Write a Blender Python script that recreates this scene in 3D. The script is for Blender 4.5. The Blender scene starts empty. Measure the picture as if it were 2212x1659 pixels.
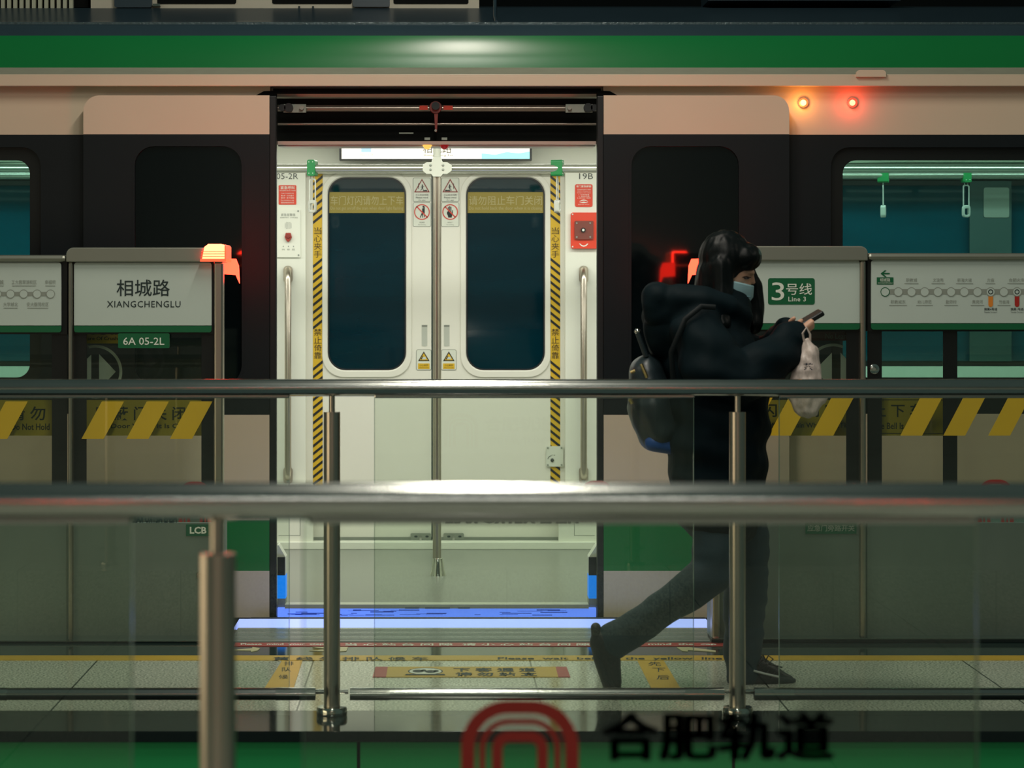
import bpy, bmesh, math, random
from mathutils import Vector, Matrix, noise

# ------------------------------------------------------------------ camera
SC = bpy.context.scene
COL = SC.collection
F, CX, CY, CH = 5600.0, 943.0, 636.0, 1.28      # focal length (px), vanishing point (px), eye height (m)
W, H = 2212.0, 1659.0
cam_d = bpy.data.cameras.new('camera')
cam = bpy.data.objects.new('camera', cam_d); COL.objects.link(cam)
cam.location = (0, 0, CH); cam.rotation_euler = (math.pi / 2, 0, 0)
cam_d.sensor_width = 36.0; cam_d.lens = F / W * 36.0
cam_d.shift_x = (W / 2 - CX) / W; cam_d.shift_y = -(H / 2 - CY) / W
cam_d.clip_start = 0.1; cam_d.clip_end = 80
cam_d.dof.use_dof = True; cam_d.dof.focus_distance = 10.4; cam_d.dof.aperture_fstop = 5.6
SC.camera = cam
SC.view_settings.view_transform = 'Standard'; SC.view_settings.look = 'None'
SC.view_settings.exposure = 0.0; SC.view_settings.gamma = 1.0; SC.view_settings.use_curve_mapping = False
SC.cycles.max_bounces = 10; SC.cycles.transparent_max_bounces = 24
SC.cycles.caustics_reflective = False; SC.cycles.caustics_refractive = False
SC.cycles.sample_clamp_indirect = 4.0

# ------------------------------------------------------------------ world + main lights
wd = bpy.data.worlds.new('World'); SC.world = wd; wd.use_nodes = True
bg = wd.node_tree.nodes['Background']
bg.inputs[0].default_value = (0.056, 0.088, 0.078, 1); bg.inputs[1].default_value = 0.85

def area(name, loc, rot, sx, sy, power, col):
    l = bpy.data.lights.new(name, 'AREA'); l.shape = 'RECTANGLE'; l.size = sx; l.size_y = sy
    l.energy = power; l.color = col
    o = bpy.data.objects.new(name, l); COL.objects.link(o); o.location = loc; o.rotation_euler = rot
    return o
def point(name, loc, power, col, r=0.03):
    l = bpy.data.lights.new(name, 'POINT'); l.energy = power; l.color = col; l.shadow_soft_size = r
    o = bpy.data.objects.new(name, l); COL.objects.link(o); o.location = loc
    return o
# three assumed, unseen ceiling fittings in one line above the stairwell and platform, running away from the camera
area('ceiling_lamp', (0.13, 3.2, 4.0), (0, 0, 0), 0.22, 1.6, 36, (1.0, 0.95, 0.84))
area('ceiling_lamp', (0.13, 5.8, 4.0), (0, 0, 0), 0.22, 1.6, 60, (1.0, 0.95, 0.84))
area('ceiling_lamp', (0.13, 8.2, 4.0), (0, 0, 0), 0.22, 1.4, 50, (1.0, 0.93, 0.80))
area('ceiling_lamp', (-4.6, 8.2, 4.0), (0, 0, 0), 0.3, 1.4, 42, (1.0, 0.9, 0.74))  # assumed further lamp along the platform, out of view
area('ceiling_lamp', (5.0, 8.2, 4.0), (0, 0, 0), 0.3, 1.4, 42, (1.0, 0.9, 0.76))  # assumed counterpart on the other side, also unseen
area('ceiling_lamp', (0.1, -3.4, 3.9), (0, 0, 0), 2.4, 0.5, 58, (1.0, 0.97, 0.9))  # added lamp behind the viewer; brightens wall_front for the steel to reflect
# two assumed red lamps, unseen behind the viewer, for red spots on the handrail
area('signal_lamp', (-1.44, -3.0, 1.45), (math.radians(90), 0, 0), 0.22, 0.16, 2.6, (1.0, 0.05, 0.03))
area('signal_lamp', (1.81, -3.0, 1.45), (math.radians(90), 0, 0), 0.22, 0.16, 2.6, (1.0, 0.05, 0.03))
# assumed warm side light, unseen; added for golden highlights on the posts
area('concourse_light', (-4.2, 4.5, 0.75), (0, math.radians(-90), 0), 1.1, 3.4, 30, (1.0, 0.78, 0.5))
# the two ceiling tubes of the carriage
area('carriage_light', (0.2, 11.05, 2.06), (0, 0, 0), 6.5, 0.16, 54, (1.0, 1.0, 0.92))
area('carriage_light', (0.2, 12.1, 2.06), (0, 0, 0), 6.5, 0.16, 46, (1.0, 1.0, 0.92))

# ------------------------------------------------------------------ helpers
def X(px, d): return (px - CX) * d / F
def Z(py, d): return CH - (py - CY) * d / F
def P(px, py, d): return Vector((X(px, d), d, Z(py, d)))
def FD(py): return CH * F / (py - CY)            # depth of a floor point
def FP(px, py, z=0.0):
    d = (CH - z) * F / (py - CY); return Vector((X(px, d), d, z))
def lin(c):
    out = []
    for v in c[:3]:
        v = v / 255.0
        out.append(v / 12.92 if v <= 0.04045 else ((v + 0.055) / 1.055) ** 2.4)
    return (out[0], out[1], out[2], 1.0)

MATS = {}
def M(name, rgb, rough=0.5, metal=0.0, var=0.08, scale=6.0, stretch=(1, 1, 1), bump=0.0, bscale=60.0,
      emis=None, es=0.0, coat=0.0, spec=0.5):
    if name in MATS: return MATS[name]
    m = bpy.data.materials.new(name); m.use_nodes = True; MATS[name] = m
    nt = m.node_tree; b = nt.nodes['Principled BSDF']
    c = lin(rgb)
    b.inputs['Roughness'].default_value = rough; b.inputs['Metallic'].default_value = metal
    b.inputs['Coat Weight'].default_value = coat; b.inputs['Coat Roughness'].default_value = 0.1
    b.inputs['Specular IOR Level'].default_value = spec
    tc = nt.nodes.new('ShaderNodeTexCoord'); mp = nt.nodes.new('ShaderNodeMapping')
    mp.inputs['Scale'].default_value = stretch
    nz = nt.nodes.new('ShaderNodeTexNoise'); nz.inputs['Scale'].default_value = scale; nz.inputs['Detail'].default_value = 5
    nt.links.new(tc.outputs['Object'], mp.inputs[0]); nt.links.new(mp.outputs[0], nz.inputs['Vector'])
    mx = nt.nodes.new('ShaderNodeMix'); mx.data_type = 'RGBA'
    mx.inputs['A'].default_value = [v * (1 - var) for v in c[:3]] + [1]
    mx.inputs['B'].default_value = [min(1, v * (1 + var)) for v in c[:3]] + [1]
    nt.links.new(nz.outputs[0], mx.inputs['Factor']); nt.links.new(mx.outputs['Result'], b.inputs['Base Color'])
    if bump:
        n2 = nt.nodes.new('ShaderNodeTexNoise'); n2.inputs['Scale'].default_value = bscale; n2.inputs['Detail'].default_value = 4
        bp = nt.nodes.new('ShaderNodeBump'); bp.inputs['Strength'].default_value = bump; bp.inputs['Distance'].default_value = 0.004
        nt.links.new(mp.outputs[0], n2.inputs['Vector']); nt.links.new(n2.outputs[0], bp.inputs['Height'])
        nt.links.new(bp.outputs[0], b.inputs['Normal'])
    if emis is not None:
        b.inputs['Emission Color'].default_value = (*emis, 1); b.inputs['Emission Strength'].default_value = es
    return m

def glass(name, tint, haze=(120, 140, 130), hz=0.03, rough=0.0, ior=1.45):
    if name in MATS: return MATS[name]
    m = bpy.data.materials.new(name); m.use_nodes = True; MATS[name] = m
    nt = m.node_tree; nt.nodes.remove(nt.nodes['Principled BSDF']); out = nt.nodes['Material Output']
    tr = nt.nodes.new('ShaderNodeBsdfTransparent'); tr.inputs[0].default_value = (*tint, 1)
    gl = nt.nodes.new('ShaderNodeBsdfGlossy'); gl.inputs['Roughness'].default_value = rough
    fr = nt.nodes.new('ShaderNodeFresnel'); fr.inputs[0].default_value = ior
    df = nt.nodes.new('ShaderNodeBsdfDiffuse'); df.inputs[0].default_value = lin(haze)
    tc = nt.nodes.new('ShaderNodeTexCoord'); nz = nt.nodes.new('ShaderNodeTexNoise'); nz.inputs['Scale'].default_value = 3
    mr = nt.nodes.new('ShaderNodeMapRange'); mr.inputs['To Min'].default_value = hz * 0.5; mr.inputs['To Max'].default_value = hz * 1.5
    nt.links.new(tc.outputs['Object'], nz.inputs['Vector']); nt.links.new(nz.outputs[0], mr.inputs[0])
    a = nt.nodes.new('ShaderNodeMixShader'); b = nt.nodes.new('ShaderNodeMixShader')
    nt.links.new(mr.outputs[0], a.inputs[0]); nt.links.new(tr.outputs[0], a.inputs[1]); nt.links.new(df.outputs[0], a.inputs[2])
    nt.links.new(fr.outputs[0], b.inputs[0]); nt.links.new(a.outputs[0], b.inputs[1]); nt.links.new(gl.outputs[0], b.inputs[2])
    nt.links.new(b.outputs[0], out.inputs[0])
    return m

def rr(x0, x1, z0, z1, r, n=7):
    """rounded rectangle, counter-clockwise; r = one radius or (top-left, top-right, bottom-right, bottom-left)"""
    if not isinstance(r, (tuple, list)): r = (r,) * 4
    tl, tr, br, bl = r; pts = []
    for cx, cz, rad, a0 in ((x1 - br, z0 + br, br, -90), (x1 - tr, z1 - tr, tr, 0), (x0 + tl, z1 - tl, tl, 90), (x0 + bl, z0 + bl, bl, 180)):
        if rad <= 1e-6: pts.append((cx, cz)); continue
        for i in range(n + 1):
            a = math.radians(a0 + 90 * i / n); pts.append((cx + rad * math.cos(a), cz + rad * math.sin(a)))
    return pts

ORG = {}
class MB:
    def __init__(s, mat): s.bm = bmesh.new(); s.mats = [mat]; s.cur = 0
    def m(s, mat):
        if mat not in s.mats: s.mats.append(mat)
        s.cur = s.mats.index(mat); return s
    def face(s, vs):
        try:
            f = s.bm.faces.new(vs); f.material_index = s.cur; return f
        except ValueError: return None
    def box(s, x0, x1, y0, y1, z0, z1):
        v = [s.bm.verts.new(p) for p in ((x0, y0, z0), (x1, y0, z0), (x1, y1, z0), (x0, y1, z0), (x0, y0, z1), (x1, y0, z1), (x1, y1, z1), (x0, y1, z1))]
        for q in ((3, 2, 1, 0), (4, 5, 6, 7), (0, 1, 5, 4), (1, 2, 6, 5), (2, 3, 7, 6), (3, 0, 4, 7)): s.face([v[i] for i in q])
        return s
    def pb(s, px0, px1, py0, py1, d, th): return s.box(X(px0, d), X(px1, d), d, d + th, Z(py1, d), Z(py0, d))
    def prism(s, pts, y0, y1):
        a = [s.bm.verts.new((p[0], y0, p[1])) for p in pts]; b = [s.bm.verts.new((p[0], y1, p[1])) for p in pts]; n = len(pts)
        s.face(a); s.face(b[::-1])
        for i in range(n): s.face([a[(i + 1) % n], a[i], b[i], b[(i + 1) % n]])
        return s
    def pp(s, pts, d, th): return s.prism([(X(a, d), Z(b, d)) for a, b in pts], d, d + th)
    def rrect(s, px0, px1, py0, py1, d, th, r=4):
        k = d / F; q = tuple(v * k for v in r) if isinstance(r, (tuple, list)) else r * k
        return s.prism(rr(X(px0, d), X(px1, d), Z(py1, d), Z(py0, d), q), d, d + th)
    def plate(s, outer, holes, y0, y1):
        """plate in the X-Z plane with holes through it"""
        loops = [outer] + holes; fr = []; es = []
        for lp in loops:
            vs = [s.bm.verts.new((p[0], y0, p[1])) for p in lp]; fr.append(vs)
            for i in range(len(vs)): es.append(s.bm.edges.new((vs[i], vs[(i + 1) % len(vs)])))
        g = bmesh.ops.triangle_fill(s.bm, use_beauty=True, use_dissolve=False, edges=es)
        fs = [f for f in g['geom'] if isinstance(f, bmesh.types.BMFace)]
        bk = {v: s.bm.verts.new((v.co.x, y1, v.co.z)) for vs in fr for v in vs}
        for f in fs:
            f.material_index = s.cur
            if f.normal.y > 0: f.normal_flip()
            s.face([bk[v] for v in reversed(list(f.verts))])
        for vs in fr:
            for i in range(len(vs)):
                a, b = vs[i], vs[(i + 1) % len(vs)]; s.face([a, b, bk[b], bk[a]])
        return s
    def tube(s, path, r, seg=16, caps=True, ky=1.0):
        path = [Vector(p) for p in path]; n = len(path)
        rs = r if isinstance(r, (list, tuple)) else [r] * n
        t0 = (path[1] - path[0]).normalized()
        u = t0.orthogonal().normalized(); rings = []
        for i, p in enumerate(path):
            t = (path[min(i + 1, n - 1)] - path[max(i - 1, 0)]).normalized()
            u = (u - t * u.dot(t)).normalized(); w = t.cross(u)
            ring = []
            for k in range(seg):
                a = 2 * math.pi * k / seg; o = (u * math.cos(a) + w * math.sin(a)) * rs[i]; o.y *= ky
                ring.append(s.bm.verts.new(p + o))
            rings.append(ring)
        for a, b in zip(rings, rings[1:]):
            for k in range(seg): s.face([a[k], a[(k + 1) % seg], b[(k + 1) % seg], b[k]])
        if caps: s.face(rings[0][::-1]); s.face(rings[-1])
        return s
    def lathe(s, c, prof, seg=24, axis='z'):
        rings = []
        for r, h in prof:
            ring = []
            for k in range(seg):
                a = 2 * math.pi * k / seg; q = (r * math.cos(a), r * math.sin(a))
                o = Vector((q[0], q[1], h)) if axis == 'z' else (Vector((q[0], h, -q[1])) if axis == 'y' else Vector((h, q[0], q[1])))
                ring.append(s.bm.verts.new(Vector(c) + o))
            rings.append(ring)
        for a, b in zip(rings, rings[1:]):
            for k in range(seg): s.face([a[k], a[(k + 1) % seg], b[(k + 1) % seg], b[k]])
        s.face(rings[0][::-1]); s.face(rings[-1])
        return s
    def ball(s, c, r, seg=16):
        r = Vector(r) if not isinstance(r, (int, float)) else Vector((r, r, r))
        mt = Matrix.Translation(Vector(c)) @ Matrix.Diagonal((*r, 1))
        g = bmesh.ops.create_uvsphere(s.bm, u_segments=seg, v_segments=max(6, seg // 2), radius=1, matrix=mt)
        for v in g['verts']:
            for f in v.link_faces: f.material_index = s.cur
        return s
    def poly(s, pts, th=None):
        """flat polygon of 3-D points, given a small thickness along +z when th is set"""
        vs = [s.bm.verts.new(p) for p in pts]
        if th:
            b = [s.bm.verts.new(Vector(p) - Vector((0, 0, th))) for p in pts]; n = len(vs)
            for i in range(n): s.face([vs[(i + 1) % n], vs[i], b[i], b[(i + 1) % n]])
        s.face(vs); return s
    def glyphs(s, txt, fn, bold=0.0, res=2, sp=1.0):
        """letters as geometry: fn maps (u, v) in 0..1 of the text's bounding box to a world point"""
        cu = bpy.data.curves.new('lettering', 'FONT'); cu.body = txt; cu.offset = bold; cu.resolution_u = res; cu.space_character = sp
        ob = bpy.data.objects.new('lettering', cu); me = bpy.data.meshes.new_from_object(ob)
        if not me.vertices: return s
        xs = [v.co.x for v in me.vertices]; ys = [v.co.y for v in me.vertices]
        x0, x1, y0, y1 = min(xs), max(xs), min(ys), max(ys)
        vs = [s.bm.verts.new(fn((v.co.x - x0) / max(1e-6, x1 - x0), (v.co.y - y0) / max(1e-6, y1 - y0))) for v in me.vertices]
        for p in me.polygons: s.face([vs[i] for i in p.vertices])
        bpy.data.objects.remove(ob); bpy.data.curves.remove(cu); bpy.data.meshes.remove(me)
        return s
    def text(s, txt, px0, px1, py0, py1, d, bold=0.0, mirror=False, res=2, sp=1.0):
        def fn(u, v):
            if mirror: u = 1 - u
            return P(px0 + (px1 - px0) * u, py1 + (py0 - py1) * v, d)
        return s.glyphs(txt, fn, bold, res, sp)
    def ftext(s, txt, px0, px1, py0, py1, z, bold=0.0):
        return s.glyphs(txt, lambda u, v: FPm(px0 + (px1 - px0) * u, py1 + (py0 - py1) * v, (py0 + py1) / 2, z), bold)
    def build(s, name, parent=None, smooth=False, bevel=0.0, ang=40, kind=None, org=None):
        bmesh.ops.recalc_face_normals(s.bm, faces=[f for f in s.bm.faces if len(f.edges) and any(len(e.link_faces) == 2 for e in f.edges)])
        o0 = Vector(org) if org is not None else (ORG.get(parent.name, Vector()) if parent else Vector())
        me = bpy.data.meshes.new(name)
        for v in s.bm.verts: v.co -= o0
        s.bm.to_mesh(me); s.bm.free()
        for mt in s.mats: me.materials.append(mt)
        if smooth:
            for p in me.polygons: p.use_smooth = True
            me.set_sharp_from_angle(angle=math.radians(ang))
        o = bpy.data.objects.new(name, me); COL.objects.link(o)
        if parent: o.parent = parent
        else: o.location = o0
        ORG[o.name] = o0
        if bevel:
            b = o.modifiers.new('edge', 'BEVEL'); b.width = bevel; b.segments = 2; b.limit_method = 'ANGLE'; b.angle_limit = math.radians(50)
        if kind: o['kind'] = kind
        return o
def FPm(px, py, pm, z):
    """floor point whose x is taken at its own depth (keeps letters upright on the floor plane)"""
    return FP(px, py, z)
def thing(name, label, cat, loc, group=None):
    o = bpy.data.objects.new(name, None); COL.objects.link(o); o.location = loc; o.empty_display_size = 0.1
    ORG[o.name] = Vector(loc); o['label'] = label; o['category'] = cat
    if group: o['group'] = group
    return o
def tag(o, label, cat, group=None):
    o['label'] = label; o['category'] = cat
    if group: o['group'] = group
    return o

# ------------------------------------------------------------------ materials
beige = M('beige_paint', (214, 196, 172), 0.38, var=0.05, scale=3)
greyl = M('grey_ledge', (150, 148, 132), 0.5, var=0.12, scale=14, stretch=(1, 1, 6))
navy = M('dark_navy_paint', (12, 21, 25), 0.38, var=0.15, scale=4, spec=0.35)
navyr = M('dark_roof_paint', (44, 62, 72), 0.32, var=0.12, scale=5)
green = M('green_paint', (16, 120, 60), 0.22, var=0.06, scale=3)
rubber = M('black_rubber', (10, 16, 18), 0.45)
black = M('black_frame', (7, 14, 13), 0.35)
void = M('dark_recess', (4, 7, 7), 0.8, spec=0.2)
blackg = M('dark_glass', (6, 14, 16), 0.06, var=0.02)
white = M('white_panel', (224, 226, 212), 0.38, var=0.03, scale=2)
whited = M('white_door', (220, 219, 206), 0.32, var=0.03, scale=2)
grmetal = M('grey_metal', (150, 156, 146), 0.35, 0.6, var=0.1)
steel = M('brushed_steel', (176, 178, 172), 0.17, 1.0, var=0.12, scale=7, stretch=(1, 6, 6), bump=0.02)
steelv = M('brushed_steel_post', (186, 178, 164), 0.3, 1.0, var=0.12, scale=7, stretch=(8, 8, 1), bump=0.02)
polish = M('polished_steel', (205, 205, 196), 0.12, 1.0, var=0.05)
panelst = M('stainless_sheet', (128, 142, 136), 0.42, 0.8, var=0.22, scale=2.2, stretch=(2.5, 1, 1), bump=0.03, bscale=40)
capst = M('satin_aluminium', (150, 152, 140), 0.42, 0.8, var=0.05)
signw = M('sign_white', (188, 200, 192), 0.4, var=0.03)
signg = M('sign_green', (6, 92, 54), 0.4, var=0.05)
inkd = M('ink_dark', (22, 40, 40), 0.6)
inkg = M('ink_grey', (140, 146, 136), 0.6)
inkw = M('ink_white', (222, 226, 214), 0.6)
yell = M('yellow_film', (206, 168, 34), 0.45, var=0.06)
yelld = M('yellow_label', (240, 204, 58), 0.5, var=0.08)
redf = M('red_label', (214, 62, 34), 0.45, var=0.05)
redl = M('red_logo', (170, 34, 24), 0.5)
greenp = M('green_plastic', (8, 118, 58), 0.35)
yfilm = M('yellow_window_film', (140, 125, 44), 0.5)
orange = M('orange_route', (220, 130, 40), 0.5)

D1, D2, D3 = 9.50, 7.885, 3.584
DB, DL, DP, DF, DFD = 10.42, 10.34, 11.53, 12.77, 12.83

# ------------------------------------------------------------------ setting: platform floor
def floor_mat():
    m = M('granite_tile', (150, 152, 138), 0.11, var=0.02, scale=3)
    nt = m.node_tree; b = nt.nodes['Principled BSDF']
    geo = nt.nodes.new('ShaderNodeNewGeometry'); sx = nt.nodes.new('ShaderNodeSeparateXYZ')
    nt.links.new(geo.outputs['Position'], sx.inputs[0])
    sp = nt.nodes.new('ShaderNodeTexNoise'); sp.inputs['Scale'].default_value = 130; sp.inputs['Detail'].default_value = 3
    nt.links.new(geo.outputs['Position'], sp.inputs['Vector'])
    cr = nt.nodes.new('ShaderNodeValToRGB'); cr.color_ramp.elements[0].position = 0.36; cr.color_ramp.elements[1].position = 0.62
    cr.color_ramp.elements[0].color = lin((128, 136, 122)); cr.color_ramp.elements[1].color = lin((232, 236, 218))
    nt.links.new(sp.outputs[0], cr.inputs[0])
    def mnode(op, a, bv):
        n = nt.nodes.new('ShaderNodeMath'); n.operation = op
        for i, v in enumerate((a, bv)):
            if v is None: continue
            if hasattr(v, 'is_output'): nt.links.new(v, n.inputs[i])
            else: n.inputs[i].default_value = v
        return n.outputs[0]
    t = mnode('ADD', sx.outputs['X'], 100 * 0.756 - 0.326 + 0.378)
    t = mnode('MODULO', t, 0.756); t = mnode('SUBTRACT', t, 0.378); t = mnode('ABSOLUTE', t, None)
    seam = mnode('LESS_THAN', t, 0.0028)
    mx = nt.nodes.new('ShaderNodeMix'); mx.data_type = 'RGBA'; mx.inputs['B'].default_value = lin((40, 44, 40))
    nt.links.new(seam, mx.inputs['Factor']); nt.links.new(cr.outputs[0], mx.inputs['A'])
    nt.links.new(mx.outputs['Result'], b.inputs['Base Color'])
    return m
gran = floor_mat()
darkgran = M('dark_granite', (44, 58, 54), 0.08, var=0.3, scale=90)
blackst = M('black_polished_stone', (18, 26, 24), 0.08, var=0.2, scale=60)
XL, XR = -5.0, 5.6
MB(gran).box(XL, XR, FD(1535), FD(1422), -0.3, 0).build('floor', kind='structure')
MB(blackst).box(XL, XR, FD(1580), FD(1535), -0.032, 0).build('trim_1', kind='structure', bevel=0.003)
mb = MB(darkgran).box(XL, XR, FD(1422), 9.9, -0.3, 0)
mb.build('trim_2', kind='structure')
thp = MB(M('threshold_plate', (176, 184, 180), 0.22, 0.3, var=0.15, scale=5, stretch=(1, 8, 1)))
thp.box(X(505, 9.7), X(1540, 9.7), D1 + 0.045, 9.925, 0.0, 0.004)
for i in range(9): thp.box(X(505, 9.7), X(1540, 9.7), D1 + 0.075 + 0.036 * i, D1 + 0.087 + 0.036 * i, 0.004, 0.007)
thp.build('trim_3', kind='structure')
MB(void).box(XL, XR, 9.9, 10.2, -0.9, -0.02).build('trim_4', kind='structure')
gf = MB(M('green_fascia', (36, 158, 88), 0.3, var=0.06))
seams = [-3.4, X(-240, 7.64), X(775, 7.64), X(1583, 7.64), X(2391, 7.64), 4.6]
for a, b in zip(seams, seams[1:]): gf.box(a + 0.005, b - 0.005, 7.62, 7.65, -1.1, -0.036)
gf.m(black).box(-3.4, 4.6, 7.65, 7.95, -1.1, -0.034)
gf.build('wall_stairwell', kind='structure')
MB(gran).box(-7, 7, -5.1, 3.75, -0.3, 0).build('floor', kind='structure')
MB(M('tunnel_dark', (10, 18, 20), 0.9)).box(-14, 15, 15.0, 15.1, -1.5, 7).build('wall_back', kind='structure')
MB(M('concourse_wall', (176, 182, 174), 0.6, var=0.05)).box(-7, 7, -5.2, -5.1, 0, 4.4).build('wall_front', kind='structure')

# blue lit strip along the platform edge
bl = M('blue_led_strip', (60, 100, 235), 0.35, var=0.1, emis=(0.13, 0.25, 1.0), es=1.2)  # for the train sill: blue light falling on it, put in as emission
blt = M('blue_led_tread', (90, 120, 240), 0.35, var=0.1, emis=(0.42, 0.5, 1.0), es=1.15)
st = MB(blt); xa, xb = X(508, 10.0), X(1537, 10.0)
st.box(xa, xb, FD(1357), FD(1338), -0.04, 0.002)
n = 150
for i in range(n):
    x = xa + (xb - xa) * (i + 0.25) / n; st.box(x, x + (xb - xa) / n * 0.5, FD(1357) - 0.012, FD(1357), -0.02, 0.001)
st.m(rubber).box(X(540, 10.2), xb, FD(1338), FD(1338) + 0.04, -0.06, 0.004)
tag(st.build('blue_light_strip'), 'glowing blue comb-edged light strip along the platform edge below the open train doors', 'light strip')

# ------------------------------------------------------------------ floor stickers
cream = M('cream_marking', (196, 190, 150), 0.5)
floory = M('floor_yellow', (196, 160, 50), 0.45, var=0.1, scale=12)
floorr = M('floor_red', (168, 62, 58), 0.45)
Z1, Z2 = 0.0022, 0.003
def fquad(mb, pts, z=Z1, th=0.002): return mb.poly([FP(a, b, z) for a, b in pts], th)
y = MB(floory); y.box(XL, XR, FD(1427), FD(1417), 0.0002, Z1)
y.m(inkd).ftext('黄 线 外 排 队 候 车', 590, 925, 1419, 1426, Z2, 0.01); y.ftext('Please  wait  behind  the  yellow  line', 1075, 1560, 1419.5, 1426, Z2, 0.02)
tag(y.build('floor_line'), 'long yellow safety line with dark wording on the platform floor', 'floor marking')
r_ = MB(floorr); fquad(r_, [(505, 1395.5), (1566, 1395.5), (1562, 1388), (509, 1388)])
r_.m(inkw).ftext('Please  mind  your  step', 520, 700, 1389.5, 1394, Z2, 0.03); r_.ftext('当 心 站 台 间 隙  请 小 心 站 台 间 隙', 745, 1275, 1389.5, 1394.5, Z2, 0.02)
r_.ftext('mind  the  gap', 1400, 1548, 1389.5, 1394, Z2, 0.03)
tag(r_.build('floor_sticker'), 'narrow red floor strip with white wording in front of the door threshold', 'floor sticker')
c_ = MB(floory); fquad(c_, [(834, 1462), (1206, 1462), (1200, 1440), (838, 1440)])
c_.m(floorr); fquad(c_, [(805, 1462), (834, 1462), (838, 1440), (811, 1440)]); fquad(c_, [(1206, 1462), (1232, 1462), (1224, 1440), (1200, 1440)])
c_.m(inkd).ftext('下 客 通 道', 980, 1158, 1442.5, 1451, Z2, 0.03); c_.ftext('请 勿 站 立', 984, 1160, 1452, 1460.5, Z2, 0.03)
def fellipse(mb, cx, cy, rx, ry, z):
    mb.poly([FP(cx + rx * math.cos(t * math.pi / 12), cy + ry * math.sin(t * math.pi / 12), z) for t in range(24)])
c_.m(inkd); fellipse(c_, 919, 1450, 38, 7.5, 0.0026); c_.m(inkw); fellipse(c_, 919, 1450, 35, 6.7, Z2)
c_.m(inkd)
for ex, ey in ((903, 1449.5), (930, 1450.5)): fellipse(c_, ex, ey, 12, 3.0, 0.0034); fellipse(c_, ex + 12, ey - 1.2, 6, 2.2, 0.0034)
fquad(c_, [(875, 1458), (962, 1458), (960, 1455.6), (877, 1455.6)], 0.0036, 0.001)
tag(c_.build('floor_sticker'), 'yellow floor sticker with footprints and red ends marking the exit lane', 'floor sticker')
a_ = MB(floory); fquad(a_, [(569, 1490), (633, 1490), (653, 1427), (609, 1427)])
a_.m(inkd)
for ch, cx, cy in (('排', 624, 1433), ('队', 619, 1446), ('候', 612, 1462)): a_.ftext(ch, cx - 10, cx + 10, cy - 4.5, cy + 4.5, Z2)
tag(a_.build('floor_sticker'), 'slanted yellow waiting-lane sticker on the floor by the post with the station name', 'floor sticker')
a_ = MB(floory); fquad(a_, [(1409, 1490), (1472, 1490), (1434, 1427), (1377, 1427)])
a_.m(inkd)
for ch, cx, cy in (('先', 1414, 1434), ('下', 1423, 1447), ('后', 1432, 1463)): a_.ftext(ch, cx - 14, cx + 14, cy - 4.5, cy + 4.5, Z2)
tag(a_.build('floor_sticker'), 'slanted yellow waiting-lane sticker on the floor between the walking person\'s feet', 'floor sticker')
for pts, lab in (([(500, 1404), (545, 1400), (545, 1397.5), (562, 1400), (556, 1405), (542, 1407.5), (542, 1405)], 'cream arrow on the dark floor band near the station-name gate'),
                 ([(668, 1405), (715, 1402), (675, 1397.5), (752, 1397.5), (748, 1406), (720, 1407)], 'cream arrow on the dark floor band at the end of the exit lane'),
                 ([(1462, 1398), (1490, 1398), (1546, 1405), (1546, 1408), (1486, 1404), (1486, 1407), (1474, 1406)], 'cream arrow on the dark floor band in front of the gate with the line sign')):
    q = MB(cream); fquad(q, pts); tag(q.build('floor_arrow'), lab, 'floor marking')

# ------------------------------------------------------------------ train
T = thing('metro_train', 'white metro train with green stripes and open doors standing at the platform', 'train', (0, 11.6, -0.3))
TX0, TX1 = -4.2, 4.8
OP0, OP1 = X(597, DL), X(1290, DL)               # door opening
WL0, WL1 = -3.3, X(62, DB)                       # left window (hole)
WR0, WR1 = X(1823, DB), 3.5
zr = lambda py, d=DB: Z(py, d)

def hz(mb, y0, y1, z0, z1, x0=TX0, x1=TX1): return mb.box(x0, x1, y0, y1, z0, z1)
# roof and shoulder, lofted along the carriage
prof = [(DB, Z(147, DB)), (DB + 0.003, Z(128, DB)), (DB + 0.011, Z(108, DB + .01)), (DB + 0.024, Z(88, DB + .02)), (DB + 0.034, Z(77, DB + .034))]
def loft(mat, pr, name, thick=0.0):
    b = MB(mat); rings = []
    for xx in (TX0, -2, 0, 2, TX1): rings.append([b.bm.verts.new((xx, p[0], p[1])) for p in pr])
    for r0, r1 in zip(rings, rings[1:]):
        for i in range(len(pr) - 1): b.face([r0[i], r1[i], r1[i + 1], r0[i + 1]])
    return b.build(name, T, smooth=True, ang=60)
loft(green, prof, 'roof_stripe')
z77 = prof[-1]
loft(navyr, [z77, (DB + 0.05, z77[1] + 0.022), (DB + 0.075, z77[1] + 0.043), (DB + 0.105, z77[1] + 0.055)], 'roof_edge')
zg = z77[1] + 0.055
gut = MB(M('wet_gutter', (70, 88, 92), 0.25, 0.2, var=0.5, scale=60, bump=0.8, bscale=90)); gut.box(TX0, TX1, DB + 0.098, DB + 0.112, zg - 0.004, zg + 0.006)
gut.build('gutter', T)
loft(navyr, [(DB + 0.105, zg), (DB + 0.2, zg + 0.022), (DB + 0.36, zg + 0.04), (DB + 0.53, Z(18, DB + .53)), (11.3, 2.535), (12.0, 2.535), (12.6, 2.45), (12.86, 2.3), (12.92, 2.1)], 'roof')
loft(greyl, [(DB - 0.055, Z(164, DB - .05)), (DB - 0.045, Z(161, DB - .05)), (DB, Z(146, DB))], 'roof_ledge')
lip = MB(beige); lip.box(TX0, TX1, DB - 0.06, DB - 0.035, Z(186, DB - .06), Z(163, DB - .06)); lip.box(TX0, TX1, DB - 0.06, DB + 0.02, Z(168, DB), Z(163, DB))
lip.build('drip_rail', T, bevel=0.003)
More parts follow.
